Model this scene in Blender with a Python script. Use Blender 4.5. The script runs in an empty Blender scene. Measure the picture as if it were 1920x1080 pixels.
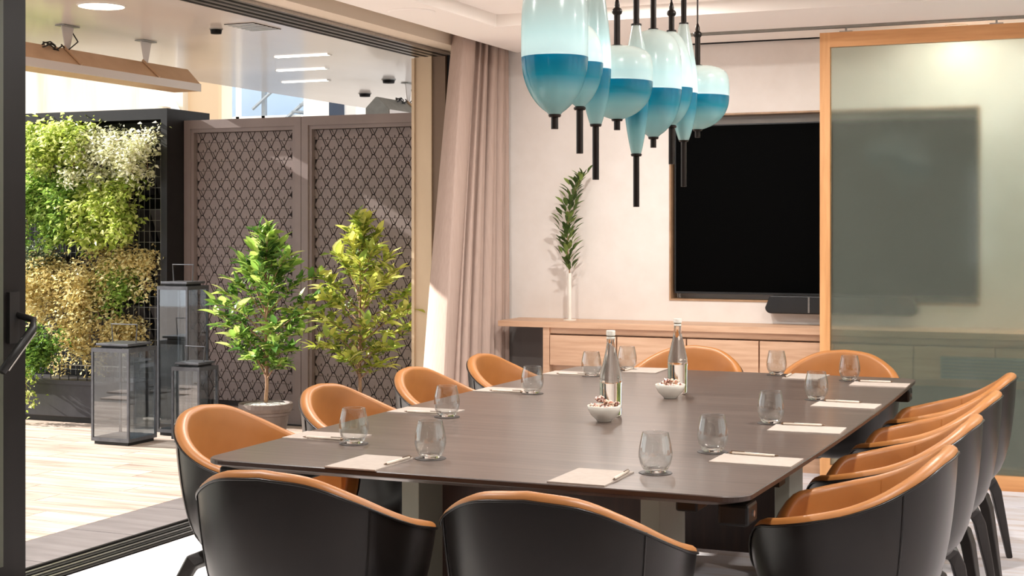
import bpy, math, random
from mathutils import Vector, Matrix, Euler
random.seed(7)
sc = bpy.context.scene
COL = sc.collection
PI = math.pi
R = math.radians

# ------------------------------------------------------------------ camera
CAM_Z = 1.40
cam = bpy.data.cameras.new('camera')
cam.sensor_width = 36.0
cam.lens = 2737.0 / 1920.0 * 36.0
cam.shift_y = -108.0 / 1920.0
cam.clip_end = 300
camo = bpy.data.objects.new('camera', cam)
COL.objects.link(camo)
camo.location = (0, 0, CAM_Z)
camo.rotation_euler = (R(90), 0, math.atan(1160 / 2737.0))
sc.camera = camo

# ------------------------------------------------------------------ world, sun, exposure
w = bpy.data.worlds.new('sky')
sc.world = w
w.use_nodes = True
wn = w.node_tree
wn.nodes['Background'].inputs['Color'].default_value = (0.93, 0.96, 1.0, 1)
wn.nodes['Background'].inputs['Strength'].default_value = 1.5
sun = bpy.data.lights.new('sun', 'SUN')
sun.energy = 12.5
sun.angle = R(0.6)
sun.color = (1.0, 0.96, 0.90)
suno = bpy.data.objects.new('sun', sun)
COL.objects.link(suno)
suno.rotation_euler = Vector((1.0, 0.12, -0.50)).to_track_quat('-Z', 'Y').to_euler()
vs = sc.view_settings
sc.display_settings.display_device = 'sRGB'
vs.view_transform = 'Standard'
vs.look = 'None'
vs.exposure = 0.12
vs.gamma = 1.0
vs.use_curve_mapping = False
FILL_DOWNLIGHT_W = 35.0  # power of the added ceiling fill lamps
PENDANT_W = 0.22


# ------------------------------------------------------------------ helpers
def lin(c):
    return tuple(((v / 255.0) / 12.92 if v / 255.0 <= 0.04045 else ((v / 255.0 + 0.055) / 1.055) ** 2.4) for v in c) + (1.0,)


def mat(name, rgb, rough=0.5, metal=0.0, spec=0.5, coat=0.0, **kw):
    m = bpy.data.materials.new(name)
    m.use_nodes = True
    b = m.node_tree.nodes['Principled BSDF']
    b.inputs['Base Color'].default_value = lin(rgb)
    b.inputs['Roughness'].default_value = rough
    b.inputs['Metallic'].default_value = metal
    b.inputs['Specular IOR Level'].default_value = spec
    b.inputs['Coat Weight'].default_value = coat
    for k, v in kw.items():
        b.inputs[k.replace('_', ' ')].default_value = v
    return m


def nd(m, t, **kw):
    n = m.node_tree.nodes.new(t)
    for k, v in kw.items():
        setattr(n, k, v)
    return n


def lk(m, a, b):
    m.node_tree.links.new(a, b)


def bsdf(m):
    return m.node_tree.nodes['Principled BSDF']


def ramp(m, stops):
    r = nd(m, 'ShaderNodeValToRGB')
    e = r.color_ramp.elements
    while len(e) < len(stops):
        e.new(0.5)
    for i, (p, c) in enumerate(stops):
        e[i].position = p
        e[i].color = lin(c)
    return r


def noise_color(m, scale, stops, detail=4.0, coord='Object', rot=(0, 0, 0), bump=0.0, rough=0.55):
    tc = nd(m, 'ShaderNodeTexCoord')
    mp = nd(m, 'ShaderNodeMapping')
    mp.inputs['Scale'].default_value = scale
    mp.inputs['Rotation'].default_value = rot
    nz = nd(m, 'ShaderNodeTexNoise')
    nz.inputs['Scale'].default_value = 1.0
    nz.inputs['Detail'].default_value = detail
    nz.inputs['Roughness'].default_value = rough
    r = ramp(m, stops)
    lk(m, tc.outputs[coord], mp.inputs['Vector'])
    lk(m, mp.outputs['Vector'], nz.inputs['Vector'])
    lk(m, nz.outputs['Fac'], r.inputs['Fac'])
    lk(m, r.outputs['Color'], bsdf(m).inputs['Base Color'])
    if bump:
        bp = nd(m, 'ShaderNodeBump')
        bp.inputs['Strength'].default_value = bump
        bp.inputs['Distance'].default_value = 0.002
        lk(m, nz.outputs['Fac'], bp.inputs['Height'])
        lk(m, bp.outputs['Normal'], bsdf(m).inputs['Normal'])
    return m


class MB:
    def __init__(s):
        s.v = []
        s.f = []

    def add(s, vs_, fs):
        o = len(s.v)
        s.v += [tuple(p) for p in vs_]
        s.f += [tuple(i + o for i in q) for q in fs]
        return s

    def box(s, x0, x1, y0, y1, z0, z1):
        return s.add([(x0, y0, z0), (x1, y0, z0), (x1, y1, z0), (x0, y1, z0), (x0, y0, z1), (x1, y0, z1), (x1, y1, z1), (x0, y1, z1)],
                     [(0, 3, 2, 1), (4, 5, 6, 7), (0, 1, 5, 4), (1, 2, 6, 5), (2, 3, 7, 6), (3, 0, 4, 7)])

    def tube(s, pts, r, n=8, closed=False, cap=True):
        pts = [Vector(p) for p in pts]
        k = len(pts)
        rs = r if isinstance(r, (list, tuple)) else [r] * k
        base = len(s.v)
        prev = None
        for i, p in enumerate(pts):
            if closed:
                t = pts[(i + 1) % k] - pts[i - 1]
            else:
                t = pts[min(i + 1, k - 1)] - pts[max(i - 1, 0)]
            t.normalize()
            if prev is None:
                a = t.orthogonal().normalized()
            else:
                a = prev - t * prev.dot(t)
                if a.length < 1e-6:
                    a = t.orthogonal()
                a.normalize()
            prev = a
            b = t.cross(a)
            for j in range(n):
                an = 2 * PI * (j + 0.5) / n
                s.v.append(tuple(p + (a * math.cos(an) + b * math.sin(an)) * rs[i]))
        segs = k if closed else k - 1
        for i in range(segs):
            for j in range(n):
                a0 = base + i * n + j
                a1 = base + i * n + (j + 1) % n
                b0 = base + ((i + 1) % k) * n + j
                b1 = base + ((i + 1) % k) * n + (j + 1) % n
                s.f.append((a0, a1, b1, b0))
        if cap and not closed:
            s.f.append(tuple(base + j for j in reversed(range(n))))
            s.f.append(tuple(base + (k - 1) * n + j for j in range(n)))
        return s

    def lathe(s, prof, n=32, c=(0, 0, 0)):
        base = len(s.v)
        for (r, z) in prof:
            for j in range(n):
                an = 2 * PI * j / n
                s.v.append((c[0] + r * math.cos(an), c[1] + r * math.sin(an), c[2] + z))
        for i in range(len(prof) - 1):
            for j in range(n):
                a0 = base + i * n + j
                a1 = base + i * n + (j + 1) % n
                s.f.append((a0, a1, a1 + n, a0 + n))
        if prof[0][0] > 1e-5:
            s.f.append(tuple(base + j for j in reversed(range(n))))
        if prof[-1][0] > 1e-5:
            s.f.append(tuple(base + (len(prof) - 1) * n + j for j in range(n)))
        return s

    def prism(s, poly, z0, z1, top_inset=None):
        n = len(poly)
        base = len(s.v)
        for p in poly:
            s.v.append((p[0], p[1], z0))
        for p in poly:
            s.v.append((p[0], p[1], z1))
        s.f.append(tuple(base + i for i in reversed(range(n))))
        s.f.append(tuple(base + n + i for i in range(n)))
        for i in range(n):
            j = (i + 1) % n
            s.f.append((base + i, base + j, base + n + j, base + n + i))
        return s

    def mesh(s, name, smooth=False):
        me = bpy.data.meshes.new(name)
        me.from_pydata(s.v, [], s.f)
        me.update()
        if smooth:
            for p in me.polygons:
                p.use_smooth = True
        return me

    def build(s, name, m, parent=None, smooth=False, bevel=0.0, **props):
        return obj(name, s.mesh(name, smooth), m, parent, bevel, **props)


def obj(name, me, m, parent=None, bevel=0.0, loc=None, rot=None, **props):
    o = bpy.data.objects.new(name, me)
    COL.objects.link(o)
    if m is not None and not me.materials:
        me.materials.append(m)
    if parent is not None:
        o.parent = parent
    if loc is not None:
        o.location = loc
    if rot is not None:
        o.rotation_euler = rot
    if bevel:
        bm_ = o.modifiers.new('bevel', 'BEVEL')
        bm_.width = bevel
        bm_.segments = 2
        bm_.limit_method = 'ANGLE'
    for k, v in props.items():
        o[k] = v
    return o


def thing(name, label, cat, loc=(0, 0, 0), rz=0.0, group=None):
    o = bpy.data.objects.new(name, None)
    o.empty_display_size = 0.1
    COL.objects.link(o)
    o.location = loc
    o.rotation_euler = (0, 0, rz)
    o['label'] = label
    o['category'] = cat
    if group:
        o['group'] = group
    return o


def tag(o, label, cat, group=None):
    o['label'] = label
    o['category'] = cat
    if group:
        o['group'] = group
    return o


def copy_thing(root, loc, rz, label, group=None):
    r = root.copy()
    COL.objects.link(r)
    r.location = loc
    r.rotation_euler = (0, 0, rz)
    r['label'] = label
    if group:
        r['group'] = group
    for ch in root.children:
        c = ch.copy()
        COL.objects.link(c)
        c.parent = r
        for g in ch.children:
            d = g.copy()
            COL.objects.link(d)
            d.parent = c
    return r


def struct(o):
    o['kind'] = 'structure'
    return o


def smooth_by_angle(o, deg=40):
    me = o.data
    for p in me.polygons:
        p.use_smooth = True
    try:
        me.set_sharp_from_angle(angle=R(deg))
    except Exception:
        pass
    return o


# ------------------------------------------------------------------ materials
M = {}
M['wall'] = mat('plaster_wall', (236, 224, 214), 0.85)
noise_color(M['wall'], (9, 9, 9), [(0.3, (230, 221, 213)), (0.7, (235, 227, 220))])
M['wall_grey'] = mat('grey_panel', (112, 106, 102), 0.7)
M['ceiling'] = mat('ceiling_paint', (248, 240, 232), 0.85)
M['header'] = mat('header_paint', (226, 210, 190), 0.7)
M['carpet'] = mat('streaked_carpet', (220, 214, 214), 0.95, spec=0.1)
noise_color(M['carpet'], (1.3, 9.0, 1.0), [(0.27, (130, 100, 82)), (0.38, (200, 184, 176)), (0.50, (208, 203, 205)), (0.62, (218, 214, 218)), (0.74, (150, 140, 152))], detail=8, bump=0.4, rough=0.7)
M['plank'] = mat('plank_tile', (210, 190, 176), 0.55)


def plank_nodes(m):
    tc = nd(m, 'ShaderNodeTexCoord')
    oi = nd(m, 'ShaderNodeObjectInfo')
    ad = nd(m, 'ShaderNodeVectorMath', operation='ADD')
    sc_ = nd(m, 'ShaderNodeVectorMath', operation='SCALE')
    sc_.inputs['Scale'].default_value = 7.0
    lk(m, oi.outputs['Location'], sc_.inputs[0])
    lk(m, tc.outputs['Object'], ad.inputs[0])
    lk(m, sc_.outputs[0], ad.inputs[1])
    mp = nd(m, 'ShaderNodeMapping')
    mp.inputs['Scale'].default_value = (1.6, 16.0, 1.0)
    lk(m, ad.outputs[0], mp.inputs['Vector'])
    nz = nd(m, 'ShaderNodeTexNoise')
    nz.inputs['Scale'].default_value = 1.0
    nz.inputs['Detail'].default_value = 6
    lk(m, mp.outputs[0], nz.inputs['Vector'])
    r = ramp(m, [(0.28, (146, 126, 113)), (0.5, (190, 170, 156)), (0.72, (210, 194, 183))])
    lk(m, nz.outputs['Fac'], r.inputs['Fac'])
    hv = nd(m, 'ShaderNodeHueSaturation')
    ma = nd(m, 'ShaderNodeMath', operation='MULTIPLY_ADD')
    ma.inputs[1].default_value = 0.22
    ma.inputs[2].default_value = 0.89
    lk(m, oi.outputs['Random'], ma.inputs[0])
    lk(m, ma.outputs[0], hv.inputs['Value'])
    lk(m, r.outputs['Color'], hv.inputs['Color'])
    lk(m, hv.outputs['Color'], bsdf(m).inputs['Base Color'])


plank_nodes(M['plank'])
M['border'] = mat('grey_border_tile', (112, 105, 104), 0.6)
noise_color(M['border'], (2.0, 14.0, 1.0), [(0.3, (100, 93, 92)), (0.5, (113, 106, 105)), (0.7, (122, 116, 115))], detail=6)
M['slab'] = mat('paving_slab', (120, 108, 100), 0.8)
noise_color(M['slab'], (3, 3, 3), [(0.3, (104, 94, 88)), (0.7, (128, 116, 108))])
M['roof'] = mat('gloss_soffit', (214, 202, 192), 0.30, spec=0.6, coat=0.35, Coat_Roughness=0.10)
noise_color(M['roof'], (1.2, 0.5, 1), [(0.3, (210, 197, 186)), (0.7, (222, 212, 203))])
M['black_metal'] = mat('black_metal', (26, 24, 23), 0.45, 0.3)
noise_color(M['black_metal'], (14, 14, 14), [(0.3, (23, 21, 20)), (0.7, (30, 28, 27))])
M['dark_bronze'] = mat('dark_bronze', (16, 13, 11), 0.55, 0.0, spec=0.2)
noise_color(M['dark_bronze'], (20, 20, 2), [(0.3, (14, 11, 9)), (0.7, (19, 15, 13))])
M['charcoal'] = mat('charcoal_powder', (52, 50, 54), 0.5, 0.2)
noise_color(M['charcoal'], (16, 16, 16), [(0.3, (48, 46, 50)), (0.7, (57, 55, 59))])
M['lantern_metal'] = mat('lantern_metal', (96, 97, 101), 0.35, 0.5)
noise_color(M['lantern_metal'], (20, 20, 20), [(0.3, (88, 89, 93)), (0.7, (106, 107, 111))])
M['aluminium'] = mat('aluminium', (176, 172, 168), 0.3, 0.9)
noise_color(M['aluminium'], (2, 60, 60), [(0.3, (166, 162, 158)), (0.7, (186, 182, 178))])
M['screen_paint'] = mat('screen_paint', (132, 117, 113), 0.5)
noise_color(M['screen_paint'], (4, 4, 4), [(0.3, (127, 112, 108)), (0.7, (138, 123, 119))])
M['screen_back'] = mat('screen_back', (46, 39, 37), 0.8)
M['jamb'] = mat('jamb_paint', (214, 190, 158), 0.5)
noise_color(M['jamb'], (6, 6, 2), [(0.3, (210, 186, 154)), (0.7, (219, 196, 164))])
M['olive'] = mat('olive_seal', (58, 60, 46), 0.6)
M['jamb_dark'] = mat('jamb_dark', (122, 100, 80), 0.5)


def wood(name, c0, c1, c2, scale, rough=0.45, coat=0.0, spec=0.5):
    m = mat(name, c1, rough, spec=spec, coat=coat)
    noise_color(m, scale, [(0.30, c0), (0.5, c1), (0.70, c2)], detail=6, bump=0.08)
    return m


M['oak'] = wood('light_oak', (186, 146, 116), (200, 161, 131), (211, 174, 144), (3, 40, 40))
M['oak_frame'] = wood('honey_oak', (204, 146, 92), (217, 159, 104), (227, 171, 116), (30, 30, 2.2))
M['oak_rail'] = wood('honey_oak_rail', (200, 140, 88), (214, 154, 100), (224, 166, 112), (2.2, 30, 30))
M['table'] = wood('dark_table_wood', (74, 60, 53), (90, 75, 67), (106, 90, 81), (1.6, 46, 30), rough=0.32, spec=0.6, coat=0.25)
bsdf(M['table']).inputs['Coat Roughness'].default_value = 0.18
M['oak_trim'] = wood('brown_oak_trim', (150, 118, 88), (166, 132, 100), (180, 146, 113), (12, 12, 12))
M['table_edge'] = wood('dark_table_edge', (46, 34, 28), (58, 43, 36), (70, 53, 44), (2, 30, 30), rough=0.4)
M['panel_wood'] = wood('red_brown_panel', (48, 30, 24), (58, 37, 29), (68, 44, 34), (30, 30, 3))
M['walnut'] = wood('walnut_panelling', (46, 34, 27), (58, 44, 35), (70, 54, 43), (2, 2, 24))
M['leg_paint'] = mat('warm_grey_leg', (148, 146, 132), 0.5)
noise_color(M['leg_paint'], (5, 5, 5), [(0.3, (144, 142, 128)), (0.7, (153, 151, 137))])


def leather(name, c0, c1, rough, spec, coat=0.0):
    m = mat(name, c0, rough, spec=spec, coat=coat)
    noise_color(m, (7, 7, 7), [(0.3, c0), (0.7, c1)], detail=3)
    nz = nd(m, 'ShaderNodeTexNoise')
    nz.inputs['Scale'].default_value = 260
    bp = nd(m, 'ShaderNodeBump')
    bp.inputs['Strength'].default_value = 0.12
    bp.inputs['Distance'].default_value = 0.001
    lk(m, nz.outputs['Fac'], bp.inputs['Height'])
    lk(m, bp.outputs['Normal'], bsdf(m).inputs['Normal'])
    return m


M['tan'] = leather('tan_leather', (164, 105, 52), (176, 116, 61), 0.42, 0.5)
M['dark_leather'] = leather('dark_leather', (20, 15, 13), (27, 21, 18), 0.30, 0.5)
M['chair_leg'] = wood('dark_stained_leg', (34, 30, 29), (41, 36, 34), (48, 42, 39), (20, 20, 4), rough=0.42)
M['curtain'] = mat('curtain_linen', (176, 152, 138), 0.9, spec=0.15)
noise_color(M['curtain'], (120, 120, 8), [(0.3, (172, 150, 138)), (0.7, (182, 160, 148))])
M['black_gloss'] = mat('black_screen', (2, 2, 2), 0.6, spec=0.03)
M['black_plastic'] = mat('black_plastic', (18, 18, 19), 0.5)
noise_color(M['black_plastic'], (80, 80, 80), [(0.3, (16, 16, 17)), (0.7, (22, 22, 23))])
M['white_china'] = mat('white_china', (232, 226, 214), 0.25, coat=0.3)
noise_color(M['white_china'], (20, 20, 20), [(0.3, (229, 223, 211)), (0.7, (235, 230, 219))])
M['paper'] = mat('paper', (172, 158, 147), 0.8)
noise_color(M['paper'], (40, 40, 40), [(0.3, (169, 155, 144)), (0.7, (176, 163, 152))])
M['pen'] = mat('pen_beige', (222, 206, 190), 0.35)
M['pen_metal'] = mat('pen_metal', (120, 96, 76), 0.3, 0.8)
M['coaster'] = mat('coaster_dark', (52, 43, 39), 0.5)
noise_color(M['coaster'], (60, 60, 60), [(0.3, (47, 39, 35)), (0.7, (58, 48, 43))])
M['pot'] = mat('planter_stone', (112, 98, 90), 0.5)
noise_color(M['pot'], (10, 10, 10), [(0.3, (102, 89, 82)), (0.7, (122, 108, 99))])
M['gravel'] = mat('pale_gravel', (206, 200, 192), 0.9)
noise_color(M['gravel'], (70, 70, 70), [(0.35, (60, 50, 44)), (0.5, (196, 190, 182)), (0.65, (232, 228, 222))])
M['bark'] = mat('bark', (150, 112, 84), 0.85)
noise_color(M['bark'], (30, 30, 8), [(0.3, (104, 70, 52)), (0.7, (178, 146, 112))])
M['heater_top'] = mat('heater_body', (206, 170, 136), 0.4, 0.2)
noise_color(M['heater_top'], (8, 8, 8), [(0.3, (200, 164, 130)), (0.7, (212, 178, 144))])
M['heater_side'] = mat('heater_side', (206, 196, 188), 0.4, 0.2)
M['cable'] = mat('black_cable', (18, 16, 15), 0.5)
M['grey_metal'] = mat('grey_metal', (150, 148, 140), 0.4, 0.5)
noise_color(M['grey_metal'], (16, 16, 16), [(0.3, (142, 140, 132)), (0.7, (158, 156, 148))])


def leaf_mat(name, stops, rough=0.4, trans=0.42, island=False):
    m = mat(name, stops[0][1], rough, spec=0.4)
    if island:
        g = nd(m, 'ShaderNodeNewGeometry')
        src = g.outputs['Random Per Island']
    else:
        g = nd(m, 'ShaderNodeObjectInfo')
        src = g.outputs['Random']
    r = ramp(m, stops)
    lk(m, src, r.inputs['Fac'])
    lk(m, r.outputs['Color'], bsdf(m).inputs['Base Color'])
    t = nd(m, 'ShaderNodeBsdfTranslucent')
    lk(m, r.outputs['Color'], t.inputs['Color'])
    mx = nd(m, 'ShaderNodeMixShader')
    mx.inputs['Fac'].default_value = trans
    out = m.node_tree.nodes['Material Output']
    lk(m, bsdf(m).outputs[0], mx.inputs[1])
    lk(m, t.outputs[0], mx.inputs[2])
    lk(m, mx.outputs[0], out.inputs['Surface'])
    return m


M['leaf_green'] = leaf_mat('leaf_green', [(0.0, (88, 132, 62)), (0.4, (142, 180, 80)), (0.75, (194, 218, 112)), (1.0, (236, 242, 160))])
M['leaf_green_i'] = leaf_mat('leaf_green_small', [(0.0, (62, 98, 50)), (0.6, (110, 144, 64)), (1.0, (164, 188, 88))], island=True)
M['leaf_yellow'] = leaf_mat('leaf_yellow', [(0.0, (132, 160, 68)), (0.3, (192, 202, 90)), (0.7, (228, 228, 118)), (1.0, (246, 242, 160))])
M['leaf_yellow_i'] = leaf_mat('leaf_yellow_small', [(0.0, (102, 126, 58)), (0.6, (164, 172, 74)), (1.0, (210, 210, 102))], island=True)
M['leaf_sprig'] = leaf_mat('leaf_sprig', [(0.0, (62, 82, 40)), (0.6, (92, 116, 56)), (1.0, (140, 162, 84))])
M['fol_lime'] = leaf_mat('foliage_lime', [(0.0, (126, 152, 60)), (0.5, (198, 214, 98)), (1.0, (250, 250, 178))], island=True)
M['fol_cream'] = leaf_mat('foliage_cream', [(0.0, (174, 178, 122)), (0.4, (234, 232, 190)), (1.0, (250, 250, 238))], island=True)
M['fol_green'] = leaf_mat('foliage_green', [(0.0, (86, 122, 54)), (0.5, (154, 188, 84)), (1.0, (218, 234, 138))], island=True)
M['fol_gold'] = leaf_mat('foliage_gold', [(0.0, (180, 160, 98)), (0.5, (238, 218, 152)), (1.0, (250, 248, 200))], island=True)
M['fol_fern'] = leaf_mat('foliage_fern', [(0.0, (60, 96, 40)), (0.5, (104, 140, 56)), (1.0, (150, 178, 84))], island=True)
M['fol_grey'] = leaf_mat('foliage_grey', [(0.0, (70, 84, 66)), (0.5, (104, 118, 92)), (1.0, (146, 156, 122))], island=True)


def glass_clear(name, rgb=(250, 252, 250), ior=1.46, rough=0.0):
    m = mat(name, rgb, rough)
    b = bsdf(m)
    b.inputs['Transmission Weight'].default_value = 1.0
    b.inputs['IOR'].default_value = ior
    return m


M['tumbler_foot'] = glass_clear('tumbler_foot_glass', (252, 252, 252), 1.45)
M['bottle'] = glass_clear('water_bottle_glass', (246, 250, 250), 1.36)


def pane_mat(name, rgb, mixf=0.08, power=4.0):
    m = bpy.data.materials.new(name)
    m.use_nodes = True
    nt = m.node_tree
    nt.nodes.clear()
    out = nt.nodes.new('ShaderNodeOutputMaterial')
    t = nt.nodes.new('ShaderNodeBsdfTransparent')
    t.inputs['Color'].default_value = lin(rgb)
    g = nt.nodes.new('ShaderNodeBsdfGlossy')
    g.inputs['Roughness'].default_value = 0.02
    fr = nt.nodes.new('ShaderNodeLayerWeight')
    fr.inputs['Blend'].default_value = 0.5
    pw = nt.nodes.new('ShaderNodeMath')
    pw.operation = 'POWER'
    pw.inputs[1].default_value = power
    ad = nt.nodes.new('ShaderNodeMath')
    ad.operation = 'MULTIPLY_ADD'
    ad.inputs[1].default_value = 0.8
    ad.inputs[2].default_value = 0.04 + mixf
    nt.links.new(fr.outputs['Facing'], pw.inputs[0])
    mx = nt.nodes.new('ShaderNodeMixShader')
    nt.links.new(pw.outputs[0], ad.inputs[0])
    nt.links.new(ad.outputs[0], mx.inputs['Fac'])
    nt.links.new(t.outputs[0], mx.inputs[1])
    nt.links.new(g.outputs[0], mx.inputs[2])
    nt.links.new(mx.outputs[0], out.inputs['Surface'])
    return m


M['pane'] = pane_mat('window_pane', (244, 247, 244), 0.0)
M['lantern_pane'] = pane_mat('lantern_pane', (236, 240, 242), 0.12)
M['tumbler'] = pane_mat('tumbler_glass', (249, 250, 250), 0.03, 2.6)


def frosted():
    m = mat('frosted_glass', (232, 240, 232), 0.27)
    b = bsdf(m)
    b.inputs['Transmission Weight'].default_value = 1.0
    b.inputs['IOR'].default_value = 1.25
    d = nd(m, 'ShaderNodeBsdfDiffuse')
    d.inputs['Color'].default_value = lin((176, 184, 170))
    g = nd(m, 'ShaderNodeBsdfGlossy')
    g.inputs['Roughness'].default_value = 0.06
    mx = nd(m, 'ShaderNodeMixShader')
    mx.inputs['Fac'].default_value = 0.16
    tr_ = nd(m, 'ShaderNodeBsdfTransparent')
    tr_.inputs['Color'].default_value = lin((224, 236, 226))
    m0 = nd(m, 'ShaderNodeMixShader')
    m0.inputs['Fac'].default_value = 0.34
    lk(m, b.outputs[0], m0.inputs[1])
    lk(m, tr_.outputs[0], m0.inputs[2])
    lk(m, m0.outputs[0], mx.inputs[1])
    lk(m, d.outputs[0], mx.inputs[2])
    fr = nd(m, 'ShaderNodeFresnel')
    fr.inputs['IOR'].default_value = 1.45
    m2 = nd(m, 'ShaderNodeMixShader')
    lk(m, fr.outputs[0], m2.inputs['Fac'])
    lk(m, mx.outputs[0], m2.inputs[1])
    lk(m, g.outputs[0], m2.inputs[2])
    lk(m, m2.outputs[0], m.node_tree.nodes['Material Output'].inputs['Surface'])
    return m


M['frosted'] = frosted()


def emit(name, rgb, s):
    m = mat(name, rgb, 0.5)
    b = bsdf(m)
    b.inputs['Emission Color'].default_value = lin(rgb)
    b.inputs['Emission Strength'].default_value = s
    return m


M['lamp_disc'] = emit('lamp_disc', (255, 244, 230), 2.0)
M['roof_glow'] = emit('roof_glow', (255, 248, 240), 3.0)  # for the round roof light and the strips that imitate reflections


def shade_mat(name, upper):
    # blown glass: white frosted above the band, blue below it fading to smoky clear at the tip
    m = mat(name, (220, 232, 232), 0.22, coat=1.0)
    b = bsdf(m)
    b.inputs['Coat Roughness'].default_value = 0.03
    tc = nd(m, 'ShaderNodeTexCoord')
    sp = nd(m, 'ShaderNodeSeparateXYZ')
    lk(m, tc.outputs['Generated'], sp.inputs[0])
    if upper:
        r = ramp(m, [(0.0, (212, 232, 234)), (0.25, (192, 218, 221)), (0.6, (196, 209, 207)), (1.0, (208, 212, 206))])
    else:
        r = ramp(m, [(0.0, (172, 196, 192)), (0.38, (140, 184, 186)), (0.66, (30, 140, 162)), (1.0, (0, 100, 134))])
    lk(m, sp.outputs['Z'], r.inputs['Fac'])
    lk(m, r.outputs['Color'], b.inputs['Base Color'])
    t = nd(m, 'ShaderNodeBsdfTranslucent')
    lk(m, r.outputs['Color'], t.inputs['Color'])
    tr = nd(m, 'ShaderNodeBsdfTransparent')
    lk(m, r.outputs['Color'], tr.inputs['Color'])
    mx = nd(m, 'ShaderNodeMixShader')
    mx.inputs['Fac'].default_value = 0.5
    lk(m, b.outputs[0], mx.inputs[1])
    lk(m, t.outputs[0], mx.inputs[2])
    m2 = nd(m, 'ShaderNodeMixShader')
    m2.inputs['Fac'].default_value = 0.12
    lk(m, mx.outputs[0], m2.inputs[1])
    lk(m, tr.outputs[0], m2.inputs[2])
    lk(m, m2.outputs[0], m.node_tree.nodes['Material Output'].inputs['Surface'])
    return m


M['shade_up'] = shade_mat('shade_upper', True)
M['shade_low'] = shade_mat('shade_lower', False)
M['rod'] = mat('bronze_rod', (34, 26, 22), 0.35, 0.6)
noise_color(M['rod'], (30, 30, 6), [(0.3, (30, 23, 19)), (0.7, (40, 31, 26))])
M['cream_render'] = mat('cream_render', (240, 228, 206), 0.9)


def cream_nodes(m):
    noise_color(m, (3.2, 1, 0.35), [(0.30, (206, 190, 164)), (0.42, (236, 224, 202)), (0.7, (246, 237, 220))], detail=5)


cream_nodes(M['cream_render'])
M['peach_render'] = mat('peach_render', (240, 208, 168), 0.9)
M['blue_clad'] = mat('blue_grey_cladding', (150, 172, 196), 0.7)
noise_color(M['blue_clad'], (0.4, 1, 0.4), [(0.3, (142, 166, 192)), (0.7, (162, 182, 204))])
M['white_render'] = mat('white_render', (250, 248, 244), 0.9)
M['dark_window'] = mat('dark_window', (52, 66, 86), 0.15)
M['steel_grey'] = mat('steel_grey', (116, 124, 132), 0.6)

# ------------------------------------------------------------------ the setting: interior
CEIL = 2.55
XL, XR = -3.97, 3.2
YF, YB = -1.6, 8.72
struct(MB().box(XL, XR, YF, YB, -0.12, 0).build('floor', M['carpet'], label='pale streaked carpet of the meeting room'))
c = MB()
cx0, cx1, cy0, cy1, cd = -3.30, 2.2, 0.2, 7.56, 0.07
c.box(-3.66, cx0, YF, YB, CEIL, CEIL + 0.25)
c.box(cx1, XR, YF, YB, CEIL, CEIL + 0.25)
c.box(cx0, cx1, YF, cy0, CEIL, CEIL + 0.25)
c.box(cx0, cx1, cy1, YB, CEIL, CEIL + 0.25)
c.box(cx0, cx1, cy0, cy1, CEIL + cd, CEIL + 0.25)
ceil = struct(c.build('ceiling', M['ceiling']))
# curtain pocket and door header
struct(MB().box(-4.22, -3.82, YF, YB + 0.3, 2.53, 2.80).box(-3.82, -3.66, YF, YB, 2.72, 2.80).build('wall_left', M['header']))
MB().box(-4.22, -3.97, YF - 0.25, 2.05, 0, 2.53).build('side_panel', M['walnut'], bpy.data.objects['wall_left'])
tr = struct(MB().box(-4.22, -3.97, YF, 8.36, 2.512, 2.53).build('trim_1', M['aluminium']))
for i, x in enumerate((-4.20, -4.135, -4.07, -4.005)):
    MB().box(x - 0.012, x + 0.012, YF, 8.36, 2.507, 2.512).build('rail', M['black_metal'] if i % 2 == 0 else M['dark_bronze'], tr)
    MB().box(x + 0.014, x + 0.046, YF, 8.36, 2.509, 2.512).build('channel', M['aluminium'], tr)
# rear wall with the recess of the television
tx0, tx1, tz0, tz1 = -2.635, -0.79, 0.967, 2.115
wb = MB()
wb.box(-4.22, tx0, YB, YB + 0.35, 0.8, 2.8)
wb.box(tx1, XR, YB, YB + 0.35, 0.8, 2.8)
wb.box(tx0, tx1, YB, YB + 0.35, 0.8, tz0)
wb.box(tx0, tx1, YB, YB + 0.35, tz1, 2.8)
wb.box(tx0, tx1, YB + 0.14, YB + 0.35, tz0, tz1)
wo = struct(wb.build('wall_back', M['wall']))
MB().box(-4.22, XR, YB, YB + 0.35, 0, 0.8).build('lower_panel', M['wall_grey'], wo)
MB().box(-3.6, XR, YB - 0.012, YB, CEIL - 0.008, CEIL).build('shadow_gap', M['black_metal'], wo)
fr = struct(MB().box(tx0, tx0 + 0.010, YB - 0.006, YB + 0.14, tz0, tz1).box(tx1 - 0.010, tx1, YB - 0.006, YB + 0.14, tz0, tz1)
            .box(tx0 + 0.010, tx1 - 0.010, YB - 0.006, YB + 0.14, tz0, tz0 + 0.010).box(tx0 + 0.010, tx1 - 0.010, YB - 0.006, YB + 0.14, tz1 - 0.010, tz1).build('trim_2', M['oak_trim']))
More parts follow.
